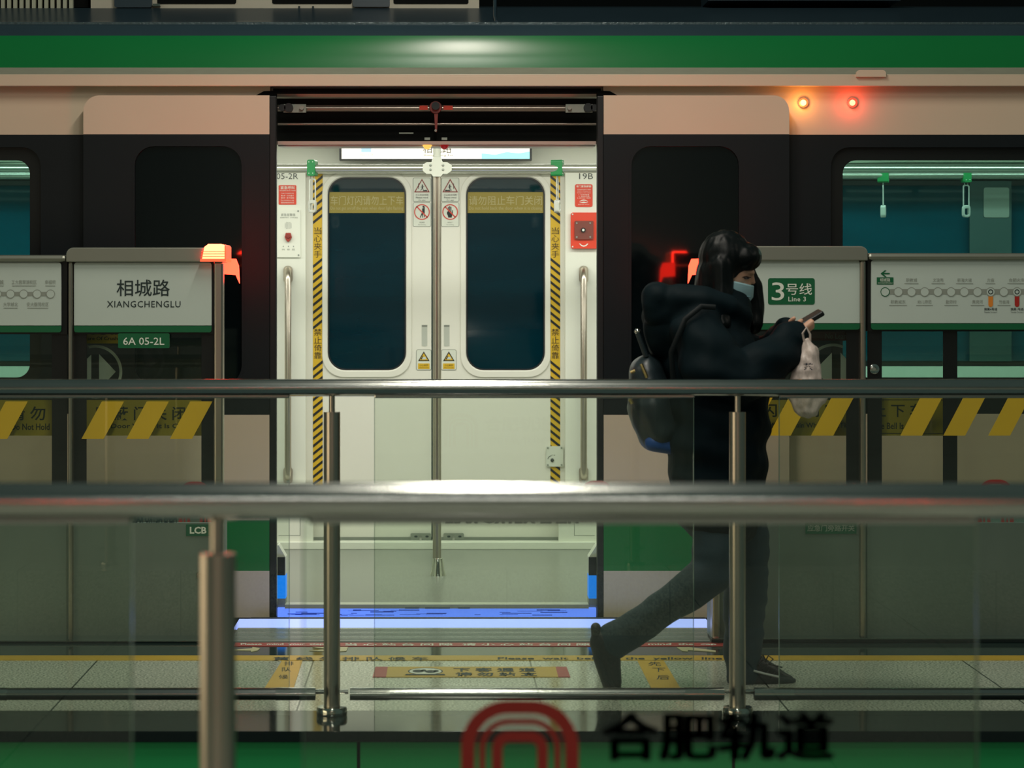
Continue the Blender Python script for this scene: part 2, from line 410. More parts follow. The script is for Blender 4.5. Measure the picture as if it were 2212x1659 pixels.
b = MB(beige); b.rrect(1850, 1914, 151, 166, DB - 0.075, 0.03, (8, 8, 0, 0)); b.build('rail_cover', T)
# roof equipment
e = MB(M('roof_unit_grey', (190, 192, 170), 0.5)); 
for i in range(14): e.pb(-25 + 13.4 * i, -17 + 13.4 * i, -40, 19, 10.99, 0.03)
e.m(void).pb(-60, 190, -45, 16, 11.03, 0.5); e.build('roof_louvre', T)
e = MB(M('roof_unit_beige', (200, 194, 176), 0.5)); e.pb(196, 1035, -45, 19, 10.98, 0.5)
e.m(void)
for a, c in ((340, 510), (588, 760), (850, 1012)): e.rrect(a, c, -40, 8, 10.975, 0.02, 4)
e.m(navyr); e.rrect(247, 328, -40, 16, 10.955, 0.03, 5); e.rrect(762, 842, -40, 15, 10.955, 0.03, 5)
e.m(inkd)
for a in (646, 676): e.pb(a - 2, a + 2, 13, 18, 10.96, 0.03)
e.m(polish).pb(330, 346, 8, 13, 10.95, 0.03); e.build('roof_unit', T)
e = MB(navyr); e.tube([P(1069, -30, 10.99), P(1069, 36, 10.80), P(1072, 48, 10.58)], 0.008); e.build('roof_conduit', T, smooth=True)
e = MB(navyr); e.pb(1530, 1945, -30, 1, 10.98, 0.3); e.build('roof_box', T)

# body side: bands with holes
def band(name, mat, py0, py1, holes=(), segs=None):
    for x0, x1 in (segs or ((TX0, OP0 - 0.03), (OP1 + 0.03, TX1))):
        b = MB(mat); hs = [h for h in holes if x0 < h[0] and h[1] < x1]
        o = [(x0, zr(py1)), (x1, zr(py1)), (x1, zr(py0)), (x0, zr(py0))]
        if hs: b.plate(o, [rr(h[0], h[1], h[2], h[3], 0.075) for h in hs], DB, DB + 0.07)
        else: b.prism(o, DB, DB + 0.07)
        b.build(name, T)
band('upper_panel', beige, 160, 291)
wins = [(WL0, X(88, DB), zr(835), zr(318)), (X(1795, DB), WR1 + 0.05, zr(835), zr(318))]
band('window_band', navy, 291, 894, wins)
band('side_panel', beige, 894, 1123); band('side_stripe', green, 1123, 1233); band('sill_panel', beige, 1233, 1390)
for k, (a, c, hx) in enumerate(((WL0, X(88, DB), (WL0 + 0.05, WL1)), (X(1795, DB), WR1 + 0.05, (WR0, WR1)))):
    b = MB(black); b.plate(rr(a - .01, c + .01, zr(838), zr(315), 0.08), [rr(hx[0], hx[1], zr(816), zr(345), 0.055)], DB + 0.03, DB + 0.045)
    fr = b.build('side_window', T)
    g = MB(glass('train_window_glass', (0.62, 0.86, 0.82), hz=0.02)); g.prism(rr(hx[0] - .01, hx[1] + .01, zr(818), zr(343), 0.05), DB + 0.046, DB + 0.05); g.build('window_pane', fr)
# inner lining of the near wall
for x0, x1, h in ((TX0, OP0 - 0.03, (WL0 + .02, WL1 + .02)), (OP1 + 0.03, TX1, (WR0 - .02, WR1 + .02))):
    b = MB(white); b.plate([(x0, 0.0), (x1, 0.0), (x1, 2.08), (x0, 2.08)], [rr(h[0], h[1], zr(825), zr(340), 0.05)], DB + 0.072, DB + 0.1); b.build('inner_lining', T)
b = MB(white); b.box(OP0 - .03, OP1 + .03, DB + 0.19, DB + 0.22, Z(315, DB + .2), 2.08); b.build('header_lining', T)
b = MB(white); b.box(TX0, TX1, DB + 0.07, 12.95, 2.08, 2.12); b.build('ceiling_panel', T)
for xx in (TX0, TX1 - 0.03): b = MB(white); b.box(xx, xx + 0.03, DB + .07, 12.9, 0.03, 2.08); b.build('end_panel', T)
# carriage floor
b = MB(M('carriage_floor', (118, 122, 114), 0.28, var=0.06, scale=150)); b.box(TX0, TX1, DB + 0.02, 12.95, -0.14, 0.03); b.build('carriage_floor', T)
b = MB(M('door_sill_alloy', (190, 194, 178), 0.35, 0.3)); b.box(OP0 + .03, OP1 - .03, DB - 0.02, DB + 0.06, 0.02, 0.036)
b.m(grmetal)
for a, c in ((875, 905), (918, 972), (990, 1015)): b.pb(a, c, 1311, 1315, DB - 0.03, 0.02)
b.build('door_sill', T)
b = MB(bl); b.box(OP0, OP1, DB - 0.01, DB + 0.02, Z(1333, DB), 0.02)  # sill face, no lamp; its blue light from the strip is emission colour
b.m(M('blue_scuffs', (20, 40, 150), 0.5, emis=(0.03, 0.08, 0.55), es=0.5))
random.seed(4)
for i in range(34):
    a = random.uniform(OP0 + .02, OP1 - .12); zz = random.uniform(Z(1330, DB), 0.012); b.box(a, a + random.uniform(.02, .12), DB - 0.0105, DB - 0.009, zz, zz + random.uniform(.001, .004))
b.build('sill_light', T)
b = MB(rubber); b.box(OP0 - .2, OP1 + .25, DB - 0.005, DB + 0.06, -0.3, Z(1333, DB)); b.build('step_edge', T)
# bottom brackets beside the doorway
for s, (a0, a1) in ((1, (599, 617)), (-1, (1292, 1272))):
    b = MB(white); b.pp([(a0, 1178), (a0 + 3 * s, 1178), (a1, 1204), (a1, 1243), (a0, 1243)] if s > 0 else [(a0, 1178), (a0, 1243), (a1, 1243), (a1, 1204), (a0 - 3, 1178)], DB + 0.03, 0.1)
    b.m(rubber); b.pb(min(a0, a1), max(a0, a1) - (2 if s > 0 else 0), 1204, 1243, DB + 0.01, 0.018)
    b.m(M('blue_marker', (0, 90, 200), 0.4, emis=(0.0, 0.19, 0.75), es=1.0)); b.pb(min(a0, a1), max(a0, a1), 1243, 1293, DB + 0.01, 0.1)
    b.m(grmetal); b.pb(min(a0, a1), max(a0, a1), 1293, 1312, DB + 0.01, 0.1); b.build('door_bracket', T)
# mechanism recess over the doorway
b = MB(void); b.box(X(590, DB), X(1298, DB), DB + 0.16, DB + 0.19, Z(306, DB), Z(195, DB)); b.box(X(590, DB), X(1298, DB), DB, DB + 0.17, Z(200, DB), Z(191, DB))
for s in (0, 1):
    c = X(597, DB) if s == 0 else X(1290, DB); sg = -1 if s == 0 else 1
    b.prism([(c, Z(207, DB)), (c, Z(196, DB)), (c + sg * 0.05, Z(197, DB)), (c + sg * 0.085, Z(207, DB))][::(1 if s else -1)], DB - 0.004, DB + 0.05)
b.build('mechanism_recess', T)
mech = MB(M('door_rail', (150, 140, 130), 0.3, 0.8)); mech.tube([P(600, 234, DB + .06), P(1288, 234, DB + .06)], 0.013)
mech.tube([P(600, 268, DB + .1), P(1288, 268, DB + .1)], 0.005); mr = mech.build('door_rail', T, smooth=True)
for a0, a1, sg in ((612, 661, 1), (1222, 1280, -1)):
    b = MB(grmetal); b.pb(a0, a1, 225, 243, DB + 0.03, 0.02)
    for cx, rad, mt in (((a0 + 12) if sg > 0 else (a1 - 10), 0.018, rubber), ((a0 + 40) if sg > 0 else (a0 + 8), 0.009, inkg), ((a0 - 2) if sg > 0 else (a1 + 3), 0.014, rubber)):
        b.m(mt).lathe(P(cx, 233, DB + .03), [(rad, -0.02), (rad, 0.0)], 16, 'y')
    b.build('roller_carriage', T)
b = MB(M('red_bracket', (120, 40, 32), 0.4)); b.pp([(938, 245), (946, 245), (944, 285), (940, 285)], DB + 0.03, 0.02)
b.lathe(P(941, 232, DB + .035), [(0.024, -0.01), (0.026, 0.0), (0.024, 0.02)], 20, 'y'); b.m(rubber).lathe(P(941, 229, DB + .02), [(0.016, -0.01), (0.016, 0.0)], 16, 'y')
b.m(redf).pb(906, 924, 228, 237, DB + .04, .02); b.pb(958, 978, 228, 237, DB + .04, .02); b.m(inkg).lathe(P(941, 282, DB + .025), [(0.005, -0.005), (0.005, 0.005)], 10, 'y')
b.build('release_bracket', T)
b = MB(M('header_trim', (196, 170, 158), 0.3, 0.3)); b.box(OP0, OP1, DB + 0.0, DB + 0.05, Z(312, DB), Z(305, DB)); b.m(white).box(OP0, OP1, DB + 0.05, DB + 0.19, Z(318, DB + .1), Z(310, DB + .1))
b.m(grmetal).pb(862, 893, 286, 289, DB + .15, .01); b.build('header_trim', T)
for cx, em, es, nm, lb in ((923, (1.0, 0.5, 0.1), 1.3, 'door_lamp', 'glowing amber dome'), (960, (0.3, 0.01, 0.015), 0.5, 'door_lamp', 'unlit dark red dome')):
    b = MB(M('lamp_' + lb.split()[1], (150, 40, 30), 0.2, emis=em, es=es)); b.lathe(P(cx, 312, DB + .04), [(0.018, 0.004), (0.018, -0.006), (0.012, -0.016), (0.004, -0.02)][::-1], 16)
    b.m(grmetal).pb(cx - 6, cx + 6, 297, 302, DB + .03, .02); o = b.build(nm, T, smooth=True); o['label'] = lb

# outer door leaves (slid open)
def outer_leaf(px0, px1, rb0, rb1, wx0, wx1, left):
    d = DL; bot = 1334; top = 206
    cr = (34, 0, 0, 0) if left else (0, 34, 0, 0); k = d / F
    b = MB(beige); b.prism(rr(X(px0, d), X(px1, d), Z(290, d), Z(top, d), tuple(v * k for v in cr)), d, d + 0.04)
    b.m(beige).pb(px0, px1, 896, 1124, d, 0.04); b.m(green).pb(px0, px1, 1124, 1233, d, 0.04); b.m(beige).pb(px0, px1, 1233, bot, d, 0.04)
    b.m(navy).plate([(X(px0, d), Z(896, d)), (X(px1, d), Z(896, d)), (X(px1, d), Z(290, d)), (X(px0, d), Z(290, d))],
                    [rr(X(wx0, d), X(wx1, d), Z(832, d), Z(315, d), 42 * k)], d, d + 0.04)
    leaf = b.build('door_leaf', T)
    g = MB(blackg); g.prism(rr(X(wx0 - 3, d), X(wx1 + 3, d), Z(835, d), Z(312, d), 44 * k), d + 0.014, d + 0.03); g.build('door_window', leaf)
    f = MB(navy); f.plate(rr(X(wx0 - 4, d), X(wx1 + 4, d), Z(836, d), Z(311, d), 46 * k), [rr(X(wx0 + 1, d), X(wx1 - 1, d), Z(831, d), Z(316, d), 41 * k)], d - 0.002, d + 0.014); f.build('window_frame', leaf)
    s = MB(rubber); s.pb(rb0, rb1, 207, bot, d - 0.002, 0.05); s.build('rubber_seal', leaf, bevel=0.004)
    return leaf
outer_leaf(180, 582, 582, 597, 290, 523, True)
outer_leaf(1304, 1705, 1290, 1304, 1363, 1597, False)
# indicator lamps on the side
for cx, em, lb in ((1735, (6.0, 2.6, 0.7), 'amber'), (1841, (7.0, 1.0, 0.5), 'red')):
    b = MB(M('indicator_' + lb, (200, 80, 40), 0.3, emis=em, es=1.0)); b.ball(P(cx, 222, DB - 0.012), (0.013, 0.012, 0.013))
    b.m(M('indicator_rim_' + lb, (150, 40, 20), 0.3, emis=tuple(v * 0.1 for v in em), es=1.0)).lathe(P(cx, 222, DB - .004), [(0.019, -0.012), (0.02, 0.0), (0.02, 0.006)], 20, 'y')
    o = b.build('indicator_lamp', T, smooth=True); o['label'] = lb + ' glowing round lamp'
    point('indicator_light', P(cx, 222, DB - 0.05), 0.35, (1.0, 0.35, 0.06) if lb == 'amber' else (1.0, 0.07, 0.03), 0.01)

# far side of the carriage
FX0, FX1 = X(660, DF), X(1221, DF)
b = MB(white)
o = [(TX0, 0.03), (FX0, 0.03), (FX0, Z(374, DF)), (FX1, Z(374, DF)), (FX1, 0.03), (TX1, 0.03), (TX1, 2.08), (TX0, 2.08)]
b.plate(o, [rr(-3.4, -1.45, 0.925, 1.85, 0.05), rr(1.45, 3.4, 0.925, 1.85, 0.05)], DF, DF + 0.1); b.build('far_wall', T)
for a, c in ((-3.4, -1.45), (1.45, 3.4)):
    b = MB(black); b.plate(rr(a, c, .925, 1.85, .05), [rr(a + .03, c - .03, .95, 1.82, .05)], DF + .06, DF + .08); fr = b.build('far_window', T)
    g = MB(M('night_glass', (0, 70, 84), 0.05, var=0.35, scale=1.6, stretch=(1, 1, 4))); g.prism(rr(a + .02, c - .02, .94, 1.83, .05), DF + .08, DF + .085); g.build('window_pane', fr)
b = MB(M('emergency_panel', (56, 82, 80), 0.3, var=0.1)); b.box(X(2095, 12.8), X(2185, 12.8), DF + .03, DF + .05, .95, 1.84); b.m(grmetal).rrect(2125, 2180, 405, 470, DF + 0.025, 0.02, 5); b.build('window_pillar', T)
# upper cove with grey slots
for xa_, xb_ in ((TX0, -1.3), (1.3, TX1)):
    b = MB(white); b.box(xa_, xb_, 12.45, 12.72, 1.9, 2.06); b.m(M('duct_grey', (120, 128, 120), 0.5))
    for k in range(3): b.box(xa_, xb_, 12.44, 12.46, 1.91 + .022 * k, 1.917 + .022 * k)
    b.build('air_duct', T)
# inner door leaves
def inner_leaf(px0, px1, wx0, wx1, txt, en, strip0, strip1, sgn):
    d = DFD; k = d / F
    b = MB(whited); b.plate([(X(px0, d), Z(1166, d)), (X(px1, d), Z(1166, d)), (X(px1, d), Z(368, d)), (X(px0, d), Z(368, d))], [rr(X(wx0, d), X(wx1, d), Z(800, d), Z(383, d), 38 * k)], d, d + 0.04)
    b.plate(rr(X(wx0 - 12, d), X(wx1 + 12, d), Z(815, d), Z(372, d), 46 * k), [rr(X(wx0 - 1, d), X(wx1 + 1, d), Z(801, d), Z(382, d), 38 * k)], d - 0.007, d)
    leaf = b.build('inner_door_leaf', T, bevel=0.003)
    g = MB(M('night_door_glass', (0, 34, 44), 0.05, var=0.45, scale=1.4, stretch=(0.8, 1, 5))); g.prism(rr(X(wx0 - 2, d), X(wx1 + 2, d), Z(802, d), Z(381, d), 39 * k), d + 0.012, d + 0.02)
    g.m(rubber).plate(rr(X(wx0 - 1, d), X(wx1 + 1, d), Z(801, d), Z(382, d), 39 * k), [rr(X(wx0 + 3, d), X(wx1 - 3, d), Z(797, d), Z(386, d), 36 * k)], d + 0.004, d + 0.012)
    g.build('door_window', leaf)
    f = MB(yfilm); f.pb(wx0 + 3, wx1 - 3, 415, 460, d + 0.009, 0.002)
    f.m(M('film_letters', (172, 162, 112), 0.5)).text(txt, wx0 + 6, wx1 - 6, 423, 443, d + 0.008); f.text(en, wx0 + 6, wx1 - 6, 446, 455, d + 0.008); f.build('window_film', leaf)
    # hazard strip
    h = MB(yell); h.pb(strip0, strip1, 376, 1055, d - 0.0015, 0.0014)
    h.m(rubber)
    def stripes(y0, y1):
        yy = y0
        while yy < y1:
            up, dn = (17, 0) if sgn > 0 else (0, 17)
            h.pp([(strip0, yy + up), (strip1, yy + dn), (strip1, yy + dn + 6.5), (strip0, yy + up + 6.5)], d - 0.0028, 0.001); yy += 16.6
    stripes(378, 470); stripes(556, 694); stripes(778, 1030)
    h.m(M('brown_ink', (60, 46, 20), 0.6))
    for i, ch in enumerate('当心夹手'): h.text(ch, strip0 + 2.5, strip1 - 2.5, 491 + 16.8 * i, 506 + 16.8 * i, d - 0.003)
    for i, ch in enumerate('禁止倚靠'): h.text(ch, strip0 + 2.5, strip1 - 2.5, 710 + 16.8 * i, 725 + 16.8 * i, d - 0.003)
    h.build('hazard_strip', leaf)
    # recessed pull, latch
    hx = 917 if sgn > 0 else 965
    p = MB(M('recess_grey', (176, 180, 168), 0.5)); p.rrect(hx - 6, hx + 6, 702, 748, d - 0.001, 0.002, 2); p.m(grmetal).pb(hx - 6, hx + 6, 702, 706, d - 0.0015, 0.001); p.build('door_pull', leaf)
    lx = 887 if sgn > 0 else 958
    l = MB(grmetal); l.rrect(lx, lx + 44, 1152, 1168, d - 0.02, 0.018, 3); l.m(steel).pb(lx + 19, lx + 24, 1158, 1176, d - 0.03, 0.012)
    l.m(inkd)
    for q in (8, 32): l.rrect(lx + q, lx + q + 7, 1157, 1161, d - 0.022, 0.002, 2)
    l.build('door_latch', leaf)
    gs = MB(grmetal); gs.pb(px0, px1, 1160, 1166, d - 0.004, 0.004); gs.build('kick_strip', leaf)
    return leaf
LL = inner_leaf(655, 932, 708, 877, '车门灯闪请勿上下车', 'Do not get on/off the train when door light flashing', 676, 697, 1)
RL = inner_leaf(943, 1226, 1007, 1177, '请勿阻止车门关闭', 'Do not hold back the door when it is closing', 1189, 1210, -1)
b = MB(M('dark_teal_seal', (0, 40, 40), 0.4)); b.pb(930, 945, 370, 1170, DFD + 0.01, 0.05); b.build('centre_seal', T)
# stickers on the inner leaves
stk = M('sticker_white', (206, 210, 196), 0.45); redd = M('sign_dark_red', (130, 40, 34), 0.5); redb = M('sign_red', (196, 62, 48), 0.5); blk = M('pictogram_black', (14, 22, 22), 0.6)
def sticker(x0, x1, y0, y1):
    d = DFD; b = MB(M('sticker_edge', (120, 126, 114), 0.5)); b.rrect(x0, x1, y0, y1, d - 0.0016, 0.0012, 4); b.m(stk).rrect(x0 + 1, x1 - 1, y0 + 1, y1 - 1, d - 0.0022, 0.001, 3); return b
def ringp(b, cx, cy, ro, ri, d):
    k = d / F
    pt = lambda r: [(X(cx, d) + r * k * math.cos(i * math.pi / 16), Z(cy, d) + r * k * math.sin(i * math.pi / 16)) for i in range(32)]
    b.plate(pt(ro), [pt(ri)], d, d + 0.0006)
d0 = DFD - 0.0032
for x0, leaf, s in ((892, LL, 1), (953, RL, -1)):
    c = x0 + 19.5
    b = sticker(x0, x0 + 39, 384, 436)
    b.m(redd).plate([(X(c - 17, d0), Z(415.5, d0)), (X(c + 17, d0), Z(415.5, d0)), (X(c, d0), Z(386, d0))], [[(X(c - 13.5, d0), Z(413.5, d0)), (X(c + 13.5, d0), Z(413.5, d0)), (X(c, d0), Z(390, d0))]], d0, d0 + 0.0006)
    b.m(blk)
    h = c + 1 * s
    b.rrect(h - 1.6, h + 1.6, 398.5, 401.7, d0, 0.0006, 1.5); b.pp([(h - 1.5, 402), (h + 1.5, 402), (h + 1, 407), (h - 1.2, 407)], d0, .0006)
    b.pp([(h - 1, 406.5), (h + .6, 406.5), (h - 3.5 * s, 412), (h - 4.5 * s, 411.4)], d0, .0006); b.pp([(h, 406.5), (h + 1.2, 406), (h + 2.6 * s, 411), (h + 1.4 * s, 411)], d0, .0006)
    b.pp([(h - 4, 403.8), (h + 4, 402.4), (h + 4, 403.4), (h - 4, 404.8)], d0, .0006)
    b.pp([(h - 9 * s, 397), (h - 7.8 * s, 395), (h - 7.8 * s, 408), (h - 9 * s, 408)], d0, .0006); b.pp([(h + 2, 411), (h + 9 * s, 410), (h + 11 * s, 413), (h + 1, 413)], d0, .0006)
    b.text('小心站台间隙', c - 14, c + 14, 419, 423, d0); b.text('Please mind', c - 13, c + 13, 425, 428.5, d0); b.text('the gap', c - 8, c + 8, 431, 434, d0)
    b.build('mind_the_gap_sticker', leaf)
    b = sticker(x0, x0 + 39, 437, 490)
    if s > 0:
        b.m(blk).rrect(c + 1, c + 5.5, 444.5, 449, d0, .0005, 2.2); b.pp([(c + .5, 450), (c + 4, 449.5), (c + 6, 446), (c + 6, 469.5), (c + 4.6, 469.5), (c + 4.4, 460), (c + .2, 459)], d0, .0005)
        b.pp([(c + .2, 458), (c + 2.6, 458.5), (c + 2.4, 470), (c + .8, 470), (c + .4, 463), (c - 2.8, 470), (c - 4.6, 470)], d0, .0005); cap = ('请勿倚靠', 'No leaning')
    else:
        b.m(blk).pp([(c - 7, 457), (c - 5, 457), (c - 5, 447), (c - 3, 447), (c - 3, 456), (c - 2.2, 456), (c - 2.2, 445.5), (c - .2, 445.5), (c - .2, 456), (c + .6, 456), (c + .6, 446.5), (c + 2.6, 446.5), (c + 2.6, 458), (c + 4, 460), (c + 4.4, 454), (c + 6, 454), (c + 6, 461), (c + 3.6, 467), (c + 3.6, 470), (c - 4.5, 470), (c - 5, 466), (c - 7, 462)], d0, .0005); cap = ('请勿扶门', 'No pushing')
    d1 = d0 - .0007
    b.m(redb); ringp(b, c, 458, 17, 14.8, d1); b.pp([(c - 12.6, 446.8), (c - 10.8, 445), (c + 12.6, 469), (c + 10.8, 470.8)], d1, .0005)
    b.m(inkg).text(cap[0], c - 6, c + 6, 479, 482, d0); b.text(cap[1], c - 8, c + 8, 484, 487, d0); b.build('prohibition_sticker', leaf)
    xx = 899 if s > 0 else 953; c = xx + 16.5
    b = sticker(xx, xx + 33, 755, 800)
    b.m(blk).pp([(c - 12.5, 780), (c + 12.5, 780), (c, 759)], d0, .0005); b.m(yell).pp([(c - 9, 778), (c + 9, 778), (c, 763)], d0 - .0007, .0005)
    b.m(signw).pp([(c - 4, 776), (c + 5, 776), (c + 4, 771), (c - 2, 771)], d0 - .0014, .0005); b.m(blk).pp([(c - 7, 776.5), (c - 4.5, 776.5), (c - 1, 769), (c - 3, 769)], d0 - .0014, .0005)
    b.m(yell).pb(c - 12.5, c + 12.5, 785, 797, d0, .0005); b.m(blk).text('小心夹手', c - 9, c + 9, 787, 791.5, d0 - .0005); b.text('Watch your hands', c - 10, c + 10, 793, 795.5, d0 - .0005)
    b.build('hand_caution_sticker', leaf)
# sill and wall foot of the far doorway
b = MB(white); b.box(FX0 - 1.5, FX1 + 1.5, DF - 0.07, DFD + 0.03, 0.03, Z(1171, DF - .07)); b.build('far_sill', T, bevel=0.003)
b = MB(grmetal); b.pb(662, 1222, 1167, 1170, DF + 0.02, 0.05); b.build('door_guide', T)
for a, c, s in ((596, 676, 1), (1207, 1292, -1)):
    b = MB(white); b.rrect(a, c, 1046, 1180, DF - 0.05, 0.05, (0, 4, 10, 0) if s > 0 else (4, 0, 0, 10))
    q = 648 if s > 0 else 1240
    b.m(grmetal); b.pb(min(q, q + 1.2), q + 1.2, 1100, 1157, DF - 0.0508, 0.001); b.pb(*( (602, 649) if s > 0 else (1240, 1285)), 1156, 1157.2, DF - 0.0508, 0.001); b.build('pillar_foot', T, bevel=0.004)
# left wall: car number, signs, intercom, grab handle
ink = M('number_ink', (56, 62, 56), 0.6)
b = MB(ink); b.text('05-2R', 597, 644, 374, 387, DF - 0.001); b.build('door_number', T)
b = MB(ink); b.text('19B', 1251, 1281, 374, 387, DF - 0.001); b.build('door_number', T)
b = MB(redf); b.rrect(602, 640, 400, 442, DF - 0.003, 0.003, 2); b.m(inkw)
b.text('紧急呼叫', 606, 636, 402, 409, DF - 0.0035, 0.01); b.text('仅在紧急情况下使用', 604, 638, 410.5, 413, DF - 0.0035)
for i, tx in enumerate(('In case of emergency only', '第1步  打开盖子', '第2步  按下按钮', 'Press the button to talk', '擅用违者将受处罚')): b.text(tx, 607, 635, 416 + 5 * i, 419.2 + 5 * i, DF - 0.0035)
b.build('emergency_call_sign', T)
b = MB(white); b.rrect(596, 649, 452, 556, DF - 0.008, 0.008, 2); b.m(inkg).text('紧急报警器', 607, 638, 461, 467, DF - 0.009); b.text('紧急情况按下  与司机通话', 605, 643, 468.5, 471.5, DF - 0.009)
b.m(inkd)
for i in range(6):
    for j in range(8):
        if (i in (0, 5)) and (j in (0, 7)): continue
        b.pb(615.5 + 2.6 * i, 616.5 + 2.6 * i, 480 + 1.9 * j, 480.9 + 1.9 * j, DF - 0.0088, 0.001)
b.m(inkg)
for i, tx in enumerate(('呼叫', '等待', '通话')): b.text(tx, 609 + 11 * i, 615 + 11 * i, 537, 541, DF - 0.009); b.pb(611 + 11 * i, 613 + 11 * i, 531, 533.5, DF - 0.009, 0.001)
for cx, cy in ((644, 456), (645, 551)): b.lathe(P(cx, cy, DF - .009), [(0.004, -0.002), (0.0045, 0.001)], 12, 'y')
ic = b.build('intercom_panel', T)
b = MB(M('red_button', (150, 50, 40), 0.4)); b.pp([(617, 503), (628, 503), (629, 508), (630.5, 512), (627, 519), (622.5, 523), (618, 519), (614.5, 512), (616, 508)], DF - 0.022, 0.014); b.m(redd).lathe(P(622.5, 511, DF - .023), [(0.009, -0.004), (0.011, 0.0)], 16, 'y'); b.build('call_button', ic, bevel=0.002)
b = MB(redf); b.rrect(1242, 1280, 398, 447, DF - 0.003, 0.003, 4); b.m(inkw); b.text('车门紧急解锁', 1245, 1277, 400, 405, DF - 0.0035, 0.01)
for i, tx in enumerate(('仅在紧急情况下使用', 'Only for emergency use', 'Emergency door release', '1. 打开面盖', '2. 旋转手柄', '3. 拉开车门离开')): b.text(tx, 1247 + (3 if 2 < i < 5 else 0), 1276 - (3 if 2 < i < 5 else 0), 408 + 3.7 * i, 410.6 + 3.7 * i, DF - 0.0035)
b.pp([(1251, 436), (1256, 432), (1261, 431), (1266, 432), (1271, 436), (1266, 434), (1261, 433.4), (1256, 434)], DF - .0036, .0004); b.pp([(1251, 438), (1261, 435.5), (1271, 438), (1261, 438.6)], DF - .0036, .0004); b.text('逃生方向  Escape', 1249, 1273, 440.5, 443, DF - .0036)
b.build('door_release_sign', T)
b = MB(redf); b.rrect(1233, 1290, 459, 537, DF - 0.02, 0.02, (5, 0, 0, 5)); b.m(inkw)
for cx, cy in ((1237, 463), (1237, 533)): b.lathe(P(cx, cy, DF - .022), [(0.003, -0.001), (0.004, 0.002)], 10, 'y')
b.pp([(1251, 526.5), (1253, 526), (1257, 529.5), (1261, 530.5), (1265, 529.5), (1269, 526), (1271, 526.5), (1266, 531.6), (1261, 533), (1256, 531.6)], DF - .0212, .001)
bx = b.build('door_release_box', T)
b = MB(M('smoked_red_cover', (120, 62, 54), 0.2)); b.rrect(1241, 1282, 477, 517, DF - 0.03, 0.012, 3); b.m(inkg)
for cx, cy in ((1246, 482), (1275, 482), (1246, 512), (1275, 512)): b.lathe(P(cx, cy, DF - .032), [(0.004, -0.001), (0.0045, 0.002)], 10, 'y')
b.m(rubber).lathe(P(1260, 497, DF - .033), [(0.011, -0.008), (0.012, 0.003)], 16, 'y'); b.m(inkw).lathe(P(1260, 497, DF - .043), [(0.006, -0.002), (0.006, 0.003)], 16, 'y'); b.build('cover', bx)
b = MB(stk); b.rrect(1180, 1217, 964, 1008, DFD - 0.012, 0.01, 3); b.m(grmetal)
for cx, cy in ((1183.5, 967.5), (1213, 967.5), (1183.5, 1004.5), (1213, 1004.5)): b.lathe(P(cx, cy, DFD - .013), [(0.004, -0.002), (0.0045, 0.001)], 10, 'y')
b.m(ink).lathe(P(1193, 994, DFD - .014), [(0.004, -0.006), (0.009, -0.002), (0.009, 0.002)], 14, 'y')
b.pp([(1183, 992), (1184, 988), (1188, 984.5), (1191, 984), (1191, 985), (1188, 986), (1185, 989), (1184, 992)], DFD - 0.0128, .001); b.text('开 锁', 1191, 1199, 982, 984.5, DFD - .0128); b.build('lock_plate', T)
def grab(px, lower):
    b = MB(steelv); d = DF
    z0, z1 = 585, 1030
    pa = [P(px, z0 - 2, d - .005), P(px, z0 + 6, d - .04), P(px, z0 + 18, d - .06), P(px, z1 - 18, d - .06), P(px, z1 - 6, d - .04), P(px, z1 + 2, d - .005)]
    b.tube(pa, 0.0165, 16); b.rrect(px - 10, px + 10, 574, 612, d - 0.014, 0.014, 9); b.rrect(px - 10, px + 10, 1008, 1046, d - 0.014, 0.014, 9)
    b.m(grmetal)
    for cy in (580, 1040): b.lathe(P(px, cy, d - .016), [(0.006, -0.002), (0.008, 0.002)], 12, 'y')
    b.build('grab_handle', T, smooth=True)
grab(622, 0); grab(1261, 0)
# information screen over the far doors
b = MB(black); b.box(X(733, 12.6), X(1149, 12.6), 12.6, 12.7, Z(346, 12.6), Z(262, 12.6)); sc = b.build('information_screen', T)
b = MB(M('screen_glow', (240, 232, 210), 0.3, emis=(1.0, 0.94, 0.80), es=0.95)); b.pb(738, 1144, 268, 343, 12.595, 0.004); b.m(M('screen_cyan', (120, 210, 220), 0.3, emis=(0.42, 0.85, 0.9), es=0.8)).pp([(1040, 343), (1144, 343), (1144, 327), (1120, 331), (1095, 328), (1070, 334), (1040, 331)], 12.5935, .001)
b.m(M('screen_blue', (150, 190, 220), 0.3, emis=(0.5, 0.7, 0.8), es=0.7)).pb(780, 802, 318, 329, 12.594, .001)
b.m(M('screen_ink', (40, 40, 36), 0.5)).text('相城路', 914, 975, 310, 331, 12.593); b.text('Xiangcheng Lu', 914, 977, 333, 338.5, 12.593); b.m(M('screen_soft', (170, 170, 160), .5)).text('2023-12-25', 776, 806, 332, 336, 12.593); b.build('display', sc)
